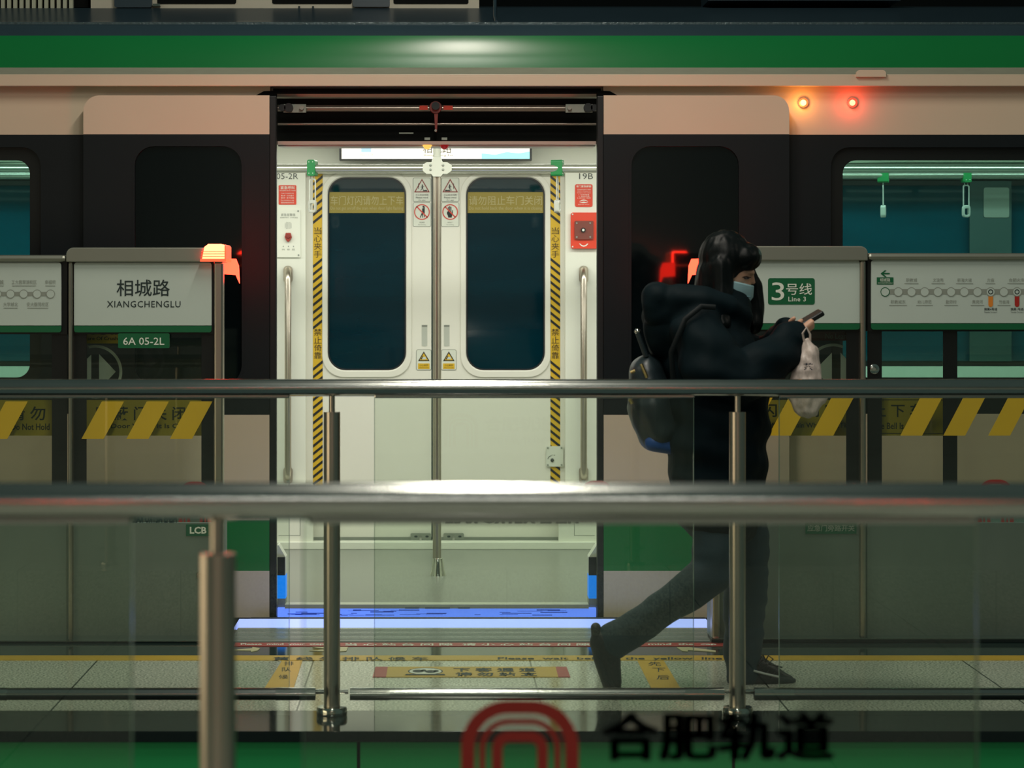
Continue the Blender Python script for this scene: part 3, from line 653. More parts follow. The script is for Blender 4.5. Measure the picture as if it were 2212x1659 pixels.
# centre pole, ceiling rail
b = MB(steelv); b.tube([P(944, 372, DP), P(944, 1240, DP)], 0.019, 24); b.build('centre_pole', T, smooth=True)
b = MB(polish); b.lathe((X(946, DP), DP, 0.03), [(0.036, 0.0), (0.035, 0.004), (0.028, 0.03), (0.0235, 0.075), (0.022, 0.078)], 28); b.build('pole_base', T, smooth=True)
b = MB(M('rail_alloy', (196, 198, 186), 0.22, 0.85)); b.tube([(TX0, DP, Z(364, DP)), (TX1, DP, Z(364, DP))], 0.0195, 20); b.build('ceiling_rail', T, smooth=True)
for dd in (11.0, 12.2):
    for xa_, xb_ in ((TX0, -1.25), (1.25, TX1)):
        b = MB(M('rail_alloy', (0, 0, 0))); b.tube([(xa_, dd, 2.07), (xa_, dd, 1.842), (xb_, dd, 1.842), (xb_, dd, 2.07)] if xa_ < 0 else [(xa_, dd, 2.07), (xa_, dd, 1.842), (xb_, dd, 1.842), (xb_, dd, 2.07)], 0.017, 16); b.build('ceiling_rail', T, smooth=True)
b = MB(M('cast_joint', (202, 206, 192), 0.4, 0.2)); d = DP - 0.035
b.pp([(913, 357), (921, 350), (932, 350), (936, 338), (952, 338), (956, 350), (966, 350), (976, 357), (976, 369), (966, 376), (957, 376), (952, 382), (936, 382), (931, 376), (921, 376), (913, 369)], d, 0.06)
b.tube([P(944, 300, DP), P(944, 345, DP)], 0.017, 16)
b.m(grmetal)
for cx in (930, 957):
    for cy in (357, 366.5): b.lathe(P(cx, cy, d - .002), [(0.005, -0.002), (0.006, 0.002)], 12, 'y')
b.build('rail_joint', T, bevel=0.004)

# ------------------------------------------------------------------ hanging straps
clear = glass('clear_plastic', (0.86, 0.9, 0.87), (235, 238, 228), 0.42, 0.15)
def strap_proto():
    L = (0, 0, 0)
    t = thing('hanging_strap', 'clear plastic hand strap with green clamp hanging in front of door number 05-2R', 'hand strap', L, 'hand straps on the carriage rails')
    b = MB(greenp); b.prism(rr(-.018, .018, -.036, .036, .008), -.026, .026)
    b.m(inkw)
    for sx in (-.009, .009):
        for sz in (-.024, .026): b.lathe((sx, -.027, sz), [(.002, -.001), (.0025, .001)], 8, 'y')
    b.build('clamp', t, bevel=.003)
    b = MB(grmetal); b.tube([(-.008, 0, -.036), (-.008, 0, -.05), (.008, 0, -.05), (.008, 0, -.036)], .0022, 8); b.build('ring', t)
    b = MB(clear); b.plate(rr(-.016, .016, -.152, -.046, .01), [rr(-.0105, .0105, -.147, -.052, .007)], -.002, .002); b.build('strap', t)
    b = MB(clear); b.plate(rr(-.018, .018, -.2, -.142, .014), [rr(-.009, .009, -.188, -.158, .006)], -.012, .012); b.build('handle', t, bevel=.003)
    return t
s0 = strap_proto(); kids = [o for o in list(COL.objects) if o.parent == s0]
def place_strap(src, p, rz, label):
    t = src.copy(); COL.objects.link(t); t['label'] = label
    for kch in kids:
        c = kch.copy(); COL.objects.link(c); c.parent = t
    t.location = p; t.rotation_euler = (0, 0, rz); return t
place_strap(s0, P(1204, 363, DP), math.radians(72), 'clear plastic hand strap with green clamp hanging in front of door number 19B')
place_strap(s0, P(1908, 378, 12.2), math.radians(75), 'hand strap seen edge-on inside the side window, nearer the doorway')
place_strap(s0, P(2087, 378, 12.2), math.radians(8), 'hand strap seen face-on inside the side window, farther from the doorway')
s0.location = P(675, 363, DP); s0.rotation_euler = (0, 0, math.radians(-14))

# ------------------------------------------------------------------ platform screen gates
pg = glass('gate_glass', (0.91, 0.95, 0.90), (120, 134, 118), 0.02)
def gate_common(name, label, px0, px1, cap0, cap1, rounded, posts, sign, extra_frit=(), base=1385):
    d = D1
    t = thing(name, label, 'platform gate', (X((px0 + px1) / 2, d), d + .1, 0))
    # cap
    c = MB(capst); k = d / F
    c.prism(rr(X(px0, d), X(px1, d), Z(cap1, d), Z(cap0, d), tuple(v * k for v in rounded)), d - .03, d + .2); c.build('top_cap', t, bevel=0.012)
    c = MB(panelst); c.pb(px0, px1, 1128, base, d + .01, .16); c.build('lower_panel', t, bevel=0.003)
    c = MB(black); c.pb(px0, px1, base, 1389, d + .02, .14); c.m(polish).pb(px0, px1, base - 1, base + 1, d + 0.005, .01)
    c.box(X(px0, d), X(px1, d), d + .02, d + .14, 0, Z(1388, d)); c.build('plinth', t)
    for a, b_ in posts:
        c = MB(steelv); c.pb(a, b_, cap1 - 1, base, d - .02, .06); c.build('post', t, bevel=0.008)
    return t
def sign_board(t, x0, x1, y0, y1, grn, fill):
    d = D1 - 0.012
    b = MB(signw); b.rrect(x0, x1, y0, y1 + 1, d, .012, (6, 6, 0, 0)); b.m(signg).rrect(x0, x1, y1, grn, d, .012, (0, 0, 5, 5))
    s = b.build('sign_board', t); l = MB(inkd); fill(l, d - .0012); l.build('lettering', s); return s
def header_back(t, px0, px1, y0, y1):
    b = MB(black); b.pb(px0, px1, y0, y1, D1 + .002, .12); b.build('header_frame', t)
def glass_sheet(t, px0, px1, py0, py1, frits):
    g = MB(pg); g.pb(px0, px1, py0, py1, D1 + .015, .01); o = g.build('glass_panel', t)
    for a, c, e, f in frits:
        b = MB(black); b.pb(a, c, e, f, D1 + .012, .003); b.build('black_border', o)
    return o
def hazards(t, xs, w=48, slant=44, y0=867, y1=948):
    for x in xs:
        b = MB(yell); b.pp([(x, y1), (x + w, y1), (x + w + slant, y0), (x + slant, y0)], D1 + .006, .003); b.build('warning_stripe', t)
def inner_slide(t, px0, px1, fill):
    """sliding door leaf parked behind the glass"""
    d = D1 + 0.12
    b = MB(yelld); b.pb(px0, px1, 864, 941, d, .003); fr = b.build('door_notice', t); l = MB(M('notice_ink', (34, 40, 20), .6)); fill(l, d - .001); l.build('lettering', fr)
def arrow_disc(t, cx, cy, clip0, clip1, halves):
    d = D1 + 0.12; k = d / F
    b = MB(M('etched_white', (214, 224, 210), .5)); R = 58; n = 48
    pts = [(cx + R * math.cos(2 * math.pi * i / n), cy + R * math.sin(2 * math.pi * i / n)) for i in range(n)]
    for i in range(n):
        a, c = pts[i], pts[(i + 1) % n]
        if clip0 <= min(a[0], c[0]) and max(a[0], c[0]) <= clip1:
            f = (R - 6) / R; b.pp([a, c, (cx + (c[0] - cx) * f, cy + (c[1] - cy) * f), (cx + (a[0] - cx) * f, cy + (a[1] - cy) * f)], d, .002)
    for h in halves: b.pp(h, d, .002)
    b.build('direction_decal', t)
def warning_lamp(t, px0, px1, left):
    d = D1 - .05
    sh = [(px0, 565), (px1, 565), (px1, 533), (px1 - 8, 525), (px0 + 16, 525), (px0 + 6, 533)] if left else [(px0, 565), (px1, 565), (px1 - 6, 533), (px1 - 16, 525), (px0 + 8, 525), (px0, 533)]
    b = MB(M('lamp_core', (255, 200, 120), .3, emis=(1.0, 0.023, 0.0095), es=42.0)); b.pp([(px0 + 4 + (x - px0) * (px1 - px0 - 8) / (px1 - px0), 527 + (yv - 525) * 34 / 40) for x, yv in sh], d + .012, .22)
    core = b.build('warning_lamp', t, bevel=.004); core['label'] = 'glowing orange-red warning lamp'
    c = MB(M('lamp_shell', (200, 60, 30), .25, emis=(1.0, 0.10, 0.04), es=1.5))
    c.pp([(px0, 565), (px1, 565), (px1, 559), (px0 + 1, 559)], d, .25)
    for i in range(3): c.pb(px0 + 3, px1 - 2, 543 + 5 * i, 544.2 + 5 * i, d + .008, .01)
    c.pp([(px1 - 3, 565), (px1, 565), (px1, 532), (px1 - 3, 528)] if left else [(px0, 565), (px0 + 3, 565), (px0 + 3, 528), (px0, 532)], d, .25)
    c.build('lamp_base', core)
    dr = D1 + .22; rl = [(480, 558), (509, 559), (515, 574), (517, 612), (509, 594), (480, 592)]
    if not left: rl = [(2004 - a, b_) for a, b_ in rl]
    c = MB(M('lamp_lens', (200, 50, 30), .25, emis=(1.0, 0.018, 0.008), es=15.0)); c.pp(rl, dr, .03); c.build('rear_lens', core)  # added emissive patch for the lamp's red glow beside the post

# gate with the station name
G1 = gate_common('platform_gate', 'steel platform gate with the black-on-white station name sign and a glowing lamp', 145, 483, 535, 566, (16, 2, 0, 0), ((147, 157), (462, 482)), None)
header_back(G1, 157, 462, 562, 722)
sign_board(G1, 160, 457, 567, 703, 718, lambda l, d: (l.text('相城路', 252, 367, 604, 640, d, 0.006, res=3), l.text('XIANGCHENGLU', 231, 390, 650, 664, d, 0.004, sp=1.12)))
glass_sheet(G1, 157, 462, 716, 1132, ((157, 187, 716, 1132), (435, 462, 716, 1132)))
tg = MB(signg); tg.rrect(255, 366, 720, 752, D1 - .012, .01, 3); tg.m(inkw).text('6A 05-2L', 266, 355, 729, 745, D1 - .0135, 0.006); tg.build('number_tag', G1)
tg = MB(M('tag_green', (16, 84, 58), .5)); tg.pb(402, 455, 1133, 1158, D1 + .004, .006); tg.m(inkw).text('LCB', 410, 446, 1138, 1153, D1 + .003, 0.03); tg.build('switch_tag', G1)
lk = MB(polish); lk.lathe(P(430, 1241, D1 + .008), [(0.01, -0.008), (0.012, 0.0), (0.012, .004)], 16, 'y'); lk.build('lock', G1, smooth=True)
hazards(G1, (176, 273, 367))
inner_slide(G1, 187, 436, lambda l, d: (l.text('屏 蔽 门 关 闭', 204, 400, 878, 908, d, 0.014), l.text('n Door When It Is Closing', 225, 428, 915, 928, d, 0.015)) and None)
b = MB(yelld); b.pb(187, 255, 712, 742, D1 + .12, .003); b.m(M('notice_ink', (34, 40, 20), .6)).text('心 夹 伤', 192, 254, 714, 723, D1 + .119, .02); b.text('are Of Crush', 189, 254, 727, 735, D1 + .119, .01); b.build('pinch_notice', G1)
arrow_disc(G1, 206, 803, 187, 270, [[(214, 765), (250, 803), (214, 841)], [(188, 775), (197, 766), (197, 840), (188, 831)]])
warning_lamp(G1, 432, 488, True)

# gate with the route sign (half of it behind the walking person)
G2 = gate_common('platform_gate', 'steel platform gate with the green line-3 plate behind the walking person', 1537, 1872, 532, 563, (2, 16, 0, 0), ((1858, 1871), (1538, 1556)), None, base=1380)
header_back(G2, 1556, 1858, 560, 716)
def line3(l, d):
    l.m(signg).rrect(1659, 1760, 601, 658, d, .001, 5); l.m(inkw).text('3', 1667, 1694, 610, 649, d - .001, 0.0, res=4); l.text('号线', 1698, 1754, 612, 637, d - .001, 0.006); l.text('Line 3', 1703, 1741, 641, 651, d - .001, 0.012, sp=1.1)
sign_board(G2, 1560, 1857, 562, 698, 712, line3)
glass_sheet(G2, 1556, 1858, 710, 1128, ((1828, 1858, 710, 1128), (1556, 1584, 710, 1128)))
tg = MB(M('tag_green', (16, 84, 58), .5)); tg.pb(1740, 1850, 1129, 1153, D1 + .004, .006); tg.m(inkg).text('应急门旁路开关', 1744, 1846, 1134, 1148, D1 + .003, 0.01); tg.build('switch_tag', G2)
hazards(G2, (1577, 1660, 1752), y0=859, y1=941)
inner_slide(G2, 1584, 1829, lambda l, d: (l.text('灯 闪 铃 响 时', 1601, 1815, 872, 901, d, 0.014), l.text('Off The Train When Light Flash', 1655, 1845, 913, 927, d, 0.015)) and None)
b = MB(M('dark_red_notice', (110, 40, 34), .5)); b.pb(1745, 1828, 708, 736, D1 + .12, .003); b.m(inkg).text('请 勿 倚', 1765, 1826, 706, 716, D1 + .119, .01); b.text('No Lean', 1783, 1828, 720, 732, D1 + .119); b.build('leaning_notice', G2)
arrow_disc(G2, 1800, 800, 1735, 1828, [[(1760, 800), (1797, 762), (1797, 838)], [(1816, 762), (1828, 775), (1828, 826), (1816, 838)]])
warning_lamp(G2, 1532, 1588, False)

# fixed panels beyond the gates
G3 = gate_common('fixed_screen_panel', 'fixed platform screen panel showing the tail end of the grey route map', -420, 145, 551, 566, (0, 0, 0, 0), (), None)
header_back(G3, -420, 145, 562, 722)
def routeL(l, d):
    l.m(inkg)
    for tx, a, c, yy in (('新海大道', -62, 9, 605), ('工大翡翠湖校区', 25, 79, 605), ('幸福坝', 97, 120, 605), ('大学城北', 7, 39, 653), ('安大磬苑校区', 58, 105, 653)):
        l.text(tx, a, c, yy, yy + 9, d); l.pb(a + 1, c - 1, yy + 12, yy + 13, d, .0005)
    l.pb(-300, 109, 630.5, 639.5, d + .0002, .0005)
    for cx in (-64, -35, -6, 22.5, 51, 80, 109): l.m(inkg); ringp(l, cx, 635, 9.5, 8.0, d - .0008); l.m(signw).pp([(cx + 8.1 * math.cos(i * math.pi / 10), 635 + 8.1 * math.sin(i * math.pi / 10)) for i in range(20)], d - .0006, .0004)
sign_board(G3, -390, 132, 567, 703, 718, routeL)
glass_sheet(G3, -420, 145, 716, 1132, ((112, 145, 716, 1132),))
hazards(G3, (-260, -163, -66 + 34))
inner_slide(G3, -120, 112, lambda l, d: (l.text('请 勿', 20, 98, 878, 908, d, 0.014), l.text('Do Not Hold', 24, 107, 915, 929, d, 0.015)) and None)
G4 = gate_common('fixed_screen_panel', 'fixed platform screen panel showing the route map with orange and red transfer lines', 1872, 2520, 547, 562, (0, 0, 0, 0), (), None, base=1380)
header_back(G4, 1874, 2520, 558, 716)
def routeR(l, d):
    l.m(signg).pp([(1902, 591), (1911, 584), (1915, 584), (1909, 589.5), (1922, 589.5), (1922, 592.5), (1909, 592.5), (1915, 598), (1911, 598)], d, .0005)
    l.pb(1894, 1930, 599, 614.5, d, .0005); l.m(inkw).text('相城路', 1901, 1923, 601, 608.5, d - .001); l.text('XIANGCHENGLU', 1896, 1928, 610, 612.5, d - .001)
    l.m(inkg)
    for tx, a, c, yy in (('职教城', 1957, 1981, 601), ('文浍苑', 2015, 2038, 601), ('新海大道', 2068, 2099, 601), ('方庙', 2132, 2147, 601), ('合肥火车站', 2179, 2222, 601), ('职教城东', 1924, 1956, 648), ('幼儿师范', 1982, 2012, 648), ('勤劳村', 2043, 2066, 648), ('黄岗河', 2100, 2123, 648), ('竹丝滩', 2158, 2180, 648)):
        l.text(tx, a, c, yy, yy + 8, d); l.pb(a - 3, c + 3, yy + 11, yy + 12, d, .0005)
    l.pb(1912, 2500, 624.5, 636, d + .0002, .0005)
    for i in range(14):
        cx = 1912 + 28.5 * i; tr = i in (8, 10)
        l.m(signg if i == 0 else inkg); ringp(l, cx, 630.5, 10, 8.4, d - .0008)
        l.m(signw).pp([(cx + 8.5 * math.cos(k * math.pi / 10), 630.5 + 8.5 * math.sin(k * math.pi / 10)) for k in range(20)], d - .0006, .0004)
        if tr:
            l.m(inkd); ringp(l, cx, 630.5, 5.4, 3.6, d - .001)
            l.m(orange if i == 8 else redl).rrect(cx - 5, cx + 5, 640, 663, d - .0004, .0005, (0, 0, 5, 5))
            l.m(inkd).text('换乘4号线' if i == 8 else '换乘1号线', cx - 14, cx + 14, 665, 671, d, .01); l.text('Transfer To Line %d' % (4 if i == 8 else 1), cx - 14, cx + 14, 673, 676, d)
sign_board(G4, 1882, 2490, 562, 698, 712, routeR)
glass_sheet(G4, 1874, 2520, 710, 1128, ((1874, 1905, 710, 1128), (2037, 2068, 710, 1128)))
kn = MB(polish); kn.lathe(P(1888, 797, D1 + .01), [(0.012, -0.012), (0.018, -0.01), (0.0185, 0.0)], 24, 'y'); kn.m(grmetal).lathe(P(1888, 797, D1 - .004), [(0.006, -0.002), (0.006, 0.0)], 12, 'y'); kn.build('round_lock', G4, smooth=True)
hazards(G4, (1945, 2038, 2135, 2232, 2329), w=47, slant=43, y0=859, y1=941)
b = MB(yelld); b.rrect(1880, 2045, 859, 941, D1 + .12, .003, (0, 8, 8, 0)); nb = b.build('door_notice', G4)
l = MB(M('notice_ink', (34, 40, 20), .6)); d = D1 + .119; l.text('上 下 车', 1884, 1995, 872, 901, d, .014); l.text('The Bell Is', 1886, 1952, 913, 927, d, .015)
k = d / F; l.plate(rr(X(1881, d), X(2041, d), Z(937, d), Z(863, d), (0, 7 * k, 7 * k, 0)), [rr(X(1882, d), X(2039.5, d), Z(935.5, d), Z(864.5, d), (0, 6 * k, 6 * k, 0))], d, d + .0005); l.build('lettering', nb)

# ------------------------------------------------------------------ railings
rgl = glass('railing_glass', (0.93, 0.965, 0.93), (110, 132, 116), 0.012)
edge = M('glass_edge', (120, 150, 132), 0.2)
def railing(label, d, py_top, py_bot, posts, gaps, cyr, sc, x0, x1, kick):
    t = thing('railing', label, 'railing', (0, d, 0))
    zc = Z((py_top + py_bot) / 2, d); r = (py_bot - py_top) / 2 * d / F
    b = MB(steel); b.tube([(x0, d, zc), (x0 * .5, d, zc), (0, d, zc), (x1 * .5, d, zc), (x1, d, zc)], r, 40); hr = b.build('handrail', t, smooth=True)
    for a, c in gaps:
        ch = MB(steel); ch.box(X(a, d), X(c, d), d - r * .55, d + r * .55, zc - r - .0045, zc - r * .72); ch.build('glass_channel', hr, bevel=.003)
    for px in posts:
        xx = X(px, d); zt = Z(cyr, d)
        b = MB(steelv); b.tube([(xx, d, 0.012), (xx, d, zt)], 0.0252, 32); po = b.build('post', t, smooth=True)
        b = MB(steelv); b.tube([(xx, d, zt - .01), (xx, d, zc - r * .6)], 0.0092, 20); b.build('post_neck', po, smooth=True)
        b = MB(polish); b.lathe((xx, d, 0.0), [(0.046, 0.0), (0.047, 0.006), (0.047, 0.02), (0.044, 0.026), (0.028, 0.028)], 32); b.build('base_flange', po, smooth=True)
        for sx in (-1, 1):
            b = MB(polish); b.tube([(xx + sx * .02, d, Z(kick, d)), (xx + sx * .05, d, Z(kick, d))], 0.0075, 14); b.build('bracket', po, smooth=True)
    return t, zc, r
posts2 = (-159, 717, 1593, 2469)
R2, zc2, r2 = railing('steel and glass railing on the far side of the stairwell, with a low kick rail', D2, 819, 856.5, posts2, ((-600, 626), (809, 1500), (1682, 2372)), 890, 1, -2.6, 3.0, 1494)
def pane(t, d, px0, px1, zt, zb):
    g = MB(rgl); g.box(X(px0, d), X(px1, d), d - .006, d + .006, zb, zt); o = g.build('glass_panel', t)
    e_ = MB(edge)
    for a in (px0, px1): e_.box(X(a, d) - .0007, X(a, d) + .0007, d - .006, d + .006, zb, zt)
    e_.build('glass_edge', o); return o
gp2 = [pane(R2, D2, a, c, zc2 - r2 * .8, -0.12) for a, c in ((-64, 625), (809, 1498), (1683, 2372))]
for a, c in ((-64, 683), (757, 1560), (1625, 2420)):
    b = MB(steel); z = Z(1494, D2); b.tube([(X(a, D2), D2 - .045, z), (X((a + c) / 2, D2), D2 - .045, z), (X(c, D2), D2 - .045, z)], 0.0185, 24); kr = b.build('kick_rail', R2, smooth=True)
    for q0, q1 in ((a, a + 85), (c - 85, c)):
        b = MB(polish); b.tube([(X(q0, D2), D2 - .045, z), (X(q1, D2), D2 - .045, z)], 0.0195, 24); b.build('rail_sleeve', kr, smooth=True)
def logo(mb, x0, x1, ytop, ybot, d):
    w = x1 - x0; mb.m(redl)
    def arch(i, t, top):
        xa, xb = x0 + i * w, x1 - i * w; rad = (0.40 - i * 0.95) * w; n = 12
        def path(ins):
            a, b_, r_, tp = xa + ins, xb - ins, max(rad - ins, 2), top + ins; pts = [(a, ybot)]
            for j in range(n + 1):
                th = math.pi - (math.pi / 2) * j / n; pts.append((a + r_ + r_ * math.cos(th), tp + r_ - r_ * math.sin(th)))
            for j in range(n + 1):
                th = math.pi / 2 - (math.pi / 2) * j / n; pts.append((b_ - r_ + r_ * math.cos(th), tp + r_ - r_ * math.sin(th)))
            return pts + [(b_, ybot)]
        o, q = path(0), path(t * w)
        for j in range(len(o) - 1): mb.pp([o[j], o[j + 1], q[j + 1], q[j]], d, .0005)
    arch(0.0, 0.115, ytop); arch(0.155, 0.05, ytop + 0.155 * w); arch(0.262, 0.09, ytop + 0.262 * w)
blkl = M('black_lettering', (10, 26, 26), .6)
lg = MB(redl); logo(lg, 1252, 1326, 1038, 1128, D2 - .008); lg.m(blkl).text('合肥轨道', 1085, 1240, 1062, 1098, D2 - .008, .015, mirror=True); lg.text('HEFEI METRO RAIL', 962, 1250, 1112, 1132, D2 - .008, .05, mirror=True); lg.build('lettering', gp2[1])
lg = MB(redl); logo(lg, 386, 456, 1040, 1128, D2 - .008); lg.m(blkl).text('合肥轨道', 225, 375, 1062, 1098, D2 - .008, .015, mirror=True); lg.text('HEFEI METRO RAIL', 286, 382, 1112, 1130, D2 - .008, .05, mirror=True); lg.build('lettering', gp2[0])
lg = MB(redl); logo(lg, 2112, 2190, 1036, 1128, D2 - .008); lg.m(blkl).text('合肥轨道', 1950, 2100, 1062, 1098, D2 - .008, .015, mirror=True); lg.build('lettering', gp2[2])

R3, zc3, r3 = railing('steel and glass railing closest to the viewer, across the near edge of the stairwell', D3, 1042, 1124, (-1457, 470, 2397), ((-1160, 285), (667, 2110)), 1196, 2.2, -2.2, 2.4, 2500)
gp3 = [pane(R3, D3, a, c, zc3 - r3 * .8, 0.02) for a, c in ((-1160, 285), (655, 2110), (2560, 3900))]
lg = MB(redl); d = D3 - .009; logo(lg, 996, 1250, 1513, 1762, d)
lg.m(blkl)
for ox, oy in ((-3.5, -2), (3.5, -2), (-3.5, 2), (3.5, 2), (0, 0)): lg.text('合肥轨道', 1301 + ox, 1799 + ox, 1539 + oy, 1643 + oy, d, .01)
lg.text('HEFEI RAIL TRANSIT', 1297, 1803, 1690, 1740, d, .02)
lg.build('lettering', gp3[1])
# ---- PERSON ------------------------------------------------------------------
PD = 8.40
def pp3(px, py, dy): return P(px, py, PD + dy)
KP = PD / F
def blob(name, elems, mat, parent, voxel=0.006, smooth=4, disp=None, floor=None, sharp=60):
    bm = bmesh.new()
    def ball(c, r):
        mt = Matrix.Translation(c) @ Matrix.Diagonal((*r, 1)); bmesh.ops.create_uvsphere(bm, u_segments=20, v_segments=12, radius=1, matrix=mt)
    for e in elems:
        if e[0] == 'b':
            _, px, py, dy, rx, ry, rz = e; ball(pp3(px, py, dy), (rx * KP, ry, rz * KP))
        else:
            pts, ky = e[1], (e[2] if len(e) > 2 else 1.0)
            cs = [pp3(q[0], q[1], q[2]) for q in pts]; rs = [q[3] * KP for q in pts]
            for c, r in zip(cs, rs): ball(c, (r, r * ky, r))
            for a, b, ra, rb in zip(cs, cs[1:], rs, rs[1:]):
                t = (b - a)
                if t.length < 1e-5: continue
                t.normalize(); u = t.orthogonal().normalized(); w = t.cross(u); R0 = []; R1 = []
                for k in range(20):
                    an = 2 * math.pi * k / 20; o = u * math.cos(an) + w * math.sin(an); o = Vector((o.x, o.y * ky, o.z))
                    R0.append(bm.verts.new(a + o * ra)); R1.append(bm.verts.new(b + o * rb))
                for k in range(20): bm.faces.new((R0[k], R0[(k + 1) % 20], R1[(k + 1) % 20], R1[k]))
                bm.faces.new(R0[::-1]); bm.faces.new(R1)
    bmesh.ops.recalc_face_normals(bm, faces=bm.faces)
    me = bpy.data.meshes.new(name); bm.to_mesh(me); bm.free()
    tmp = bpy.data.objects.new('blend', me); COL.objects.link(tmp)
    r = tmp.modifiers.new('r', 'REMESH'); r.mode = 'VOXEL'; r.voxel_size = voxel
    if smooth: q = tmp.modifiers.new('s', 'SMOOTH'); q.factor = 0.5; q.iterations = smooth
    dg = bpy.context.evaluated_depsgraph_get(); dg.update()
    out = bpy.data.meshes.new_from_object(tmp.evaluated_get(dg)); bpy.data.objects.remove(tmp); bpy.data.meshes.remove(me)
    out.name = name; o0 = ORG.get(parent.name, Vector()) if parent else pp3(elems[0][1][0][0], elems[0][1][0][1], 0) if elems[0][0] == 'c' else Vector()
    if disp:
        nrm = [v.normal.copy() for v in out.vertices]
        for v, nn in zip(out.vertices, nrm): v.co += nn * disp(v.co)
    if floor is not None:
        for v in out.vertices: v.co.z = max(v.co.z, floor)
    for v in out.vertices: v.co -= o0
    out.materials.clear(); out.materials.append(mat)
    for p in out.polygons: p.use_smooth = True
    ob = bpy.data.objects.new(name, out); COL.objects.link(ob)
    if parent: ob.parent = parent
    else: ob.location = o0
    ORG[ob.name] = o0
    return ob
skin = M('skin', (196, 150, 124), 0.5, var=0.06); hairm = M('black_hair', (3, 9, 10), 0.45, var=0.3, scale=40, stretch=(4, 4, 0.6), bump=0.12, bscale=90, spec=0.16)
coatm = M('puffer_cloth', (4, 20, 25), 0.7, var=0.15, scale=10, bump=0.15, bscale=30, spec=0.1)
denim = M('dark_denim', (16, 48, 58), 0.75, var=0.2, scale=30, bump=0.15, bscale=200)
shoem = M('shoe_black', (16, 22, 24), 0.5); maskm = M('mask_blue', (158, 196, 204), 0.7, var=0.04)
PT = thing('person', 'person in black hooded puffer coat and pale face mask walking while looking at a phone', 'person', (X(1560, PD), PD, 0))
c = 'c'
hand = [
 (c, [(1716, 738, -.10, 15), (1726, 722, -.085, 16), (1736, 714, -.075, 14)]),
 (c, [(1722, 728, -.10, 6), (1717, 712, -.10, 6), (1722, 699, -.085, 5.6), (1731, 693, -.07, 5)])] + \
 [(c, [(1730 + 5.5 * i, 722 - 3.6 * i, -.08, 5.6), (1738 + 5.4 * i, 719 - 4.2 * i, -.10, 5.6), (1739 + 5.2 * i, 709 - 4.2 * i, -.108, 5.3), (1736 + 5.2 * i, 704 - 3.8 * i, -.098, 4.8)]) for i in range(4)] + \
 [(c, [(1702, 716, .03, 16), (1714, 708, .02, 14)]), (c, [(1706, 706, .0, 5.6), (1708, 694, -.02, 5.6), (1715, 688, -.03, 5)])] + \
 [(c, [(1716 + 6 * i, 709 - 3.6 * i, .02, 5.6), (1726 + 6 * i, 705 - 4 * i, .0, 5.6), (1736 + 5.5 * i, 703 - 4.6 * i, -.02, 5)]) for i in range(4)]
blob('body', [
 ('b', 1580, 580, 0, 46, .070, 54), ('b', 1600, 624, 0, 22, .044, 30), (c, [(1622, 596, 0, 7), (1627, 610, 0, 5)]), ('b', 1616, 588, 0, 14, .05, 10),
 (c, [(1585, 640, 0, 30), (1560, 690, 0, 34)]), (c, [(1540, 720, 0, 70), (1545, 850, 0, 82), (1555, 1000, 0, 78), (1560, 1060, 0, 78)], 1.2),
 (c, [(1518, 715, -.15, 34), (1550, 800, -.19, 30), (1604, 820, -.19, 27), (1665, 782, -.15, 22), (1716, 738, -.10, 15)]),
 (c, [(1550, 715, .15, 34), (1640, 790, .19, 27), (1680, 745, .1, 22), (1702, 716, .03, 15)]),
 (c, [(1580, 1060, .07, 54), (1608, 1235, .1, 36), (1604, 1445, .144, 24)]), (c, [(1558, 1060, -.07, 54), (1542, 1240, -.1, 34), (1330, 1385, -.15, 24)])] + hand, skin, PT, 0.0042, 2)
def quilt(co):
    t = noise.noise(co * 7) * .012 + noise.noise(co * 17) * .006
    return t + 0.006 * math.sin((co.z + .25 * co.x) * 52)
blob('coat', [
 (c, [(1552, 1085, 0, 102), (1550, 1020, 0, 106), (1552, 930, 0, 112), (1545, 840, 0, 108), (1532, 750, 0, 100), (1528, 692, 0, 64)], 1.22),
 (c, [(1512, 722, -.15, 62), (1540, 795, -.2, 62), (1600, 822, -.2, 55), (1660, 788, -.16, 52), (1702, 745, -.11, 46), (1716, 733, -.1, 34)]),
 (c, [(1555, 722, .15, 58), (1640, 785, .19, 48), (1682, 742, .1, 44), (1698, 722, .04, 32)]),
 (c, [(1425, 668, -.09, 32), (1470, 650, -.11, 36), (1520, 648, -.12, 34), (1570, 668, -.11, 30), (1600, 690, -.06, 30)]),
 (c, [(1425, 668, .09, 32), (1470, 650, .11, 36), (1520, 648, .12, 34), (1575, 668, .11, 30), (1600, 690, .06, 30)]),
 ('b', 1440, 672, 0, 52, .14, 54), (c, [(1420, 650, -.1, 34), (1416, 650, .1, 34)]), (c, [(1440, 720, -.05, 50), (1440, 720, .05, 50)]),
 (c, [(1560, 660, 0, 62), (1550, 700, 0, 76)], 1.3)], coatm, PT, 0.0075, 5, quilt)
blob('jeans', [
 ('b', 1562, 1060, 0, 84, .16, 62), (c, [(1580, 1070, .07, 66), (1604, 1150, .08, 57), (1614, 1235, .1, 48), (1607, 1340, .13, 44), (1604, 1440, .144, 41), (1604, 1452, .144, 40)]),
 (c, [(1560, 1070, -.07, 66), (1552, 1160, -.08, 56), (1540, 1238, -.1, 46), (1450, 1304, -.13, 40), (1352, 1368, -.14, 38), (1326, 1384, -.15, 40)])],
 denim, PT, 0.007, 4, lambda co: noise.noise(co * 11) * .009 + noise.noise(co * Vector((6, 6, 30))) * .005)
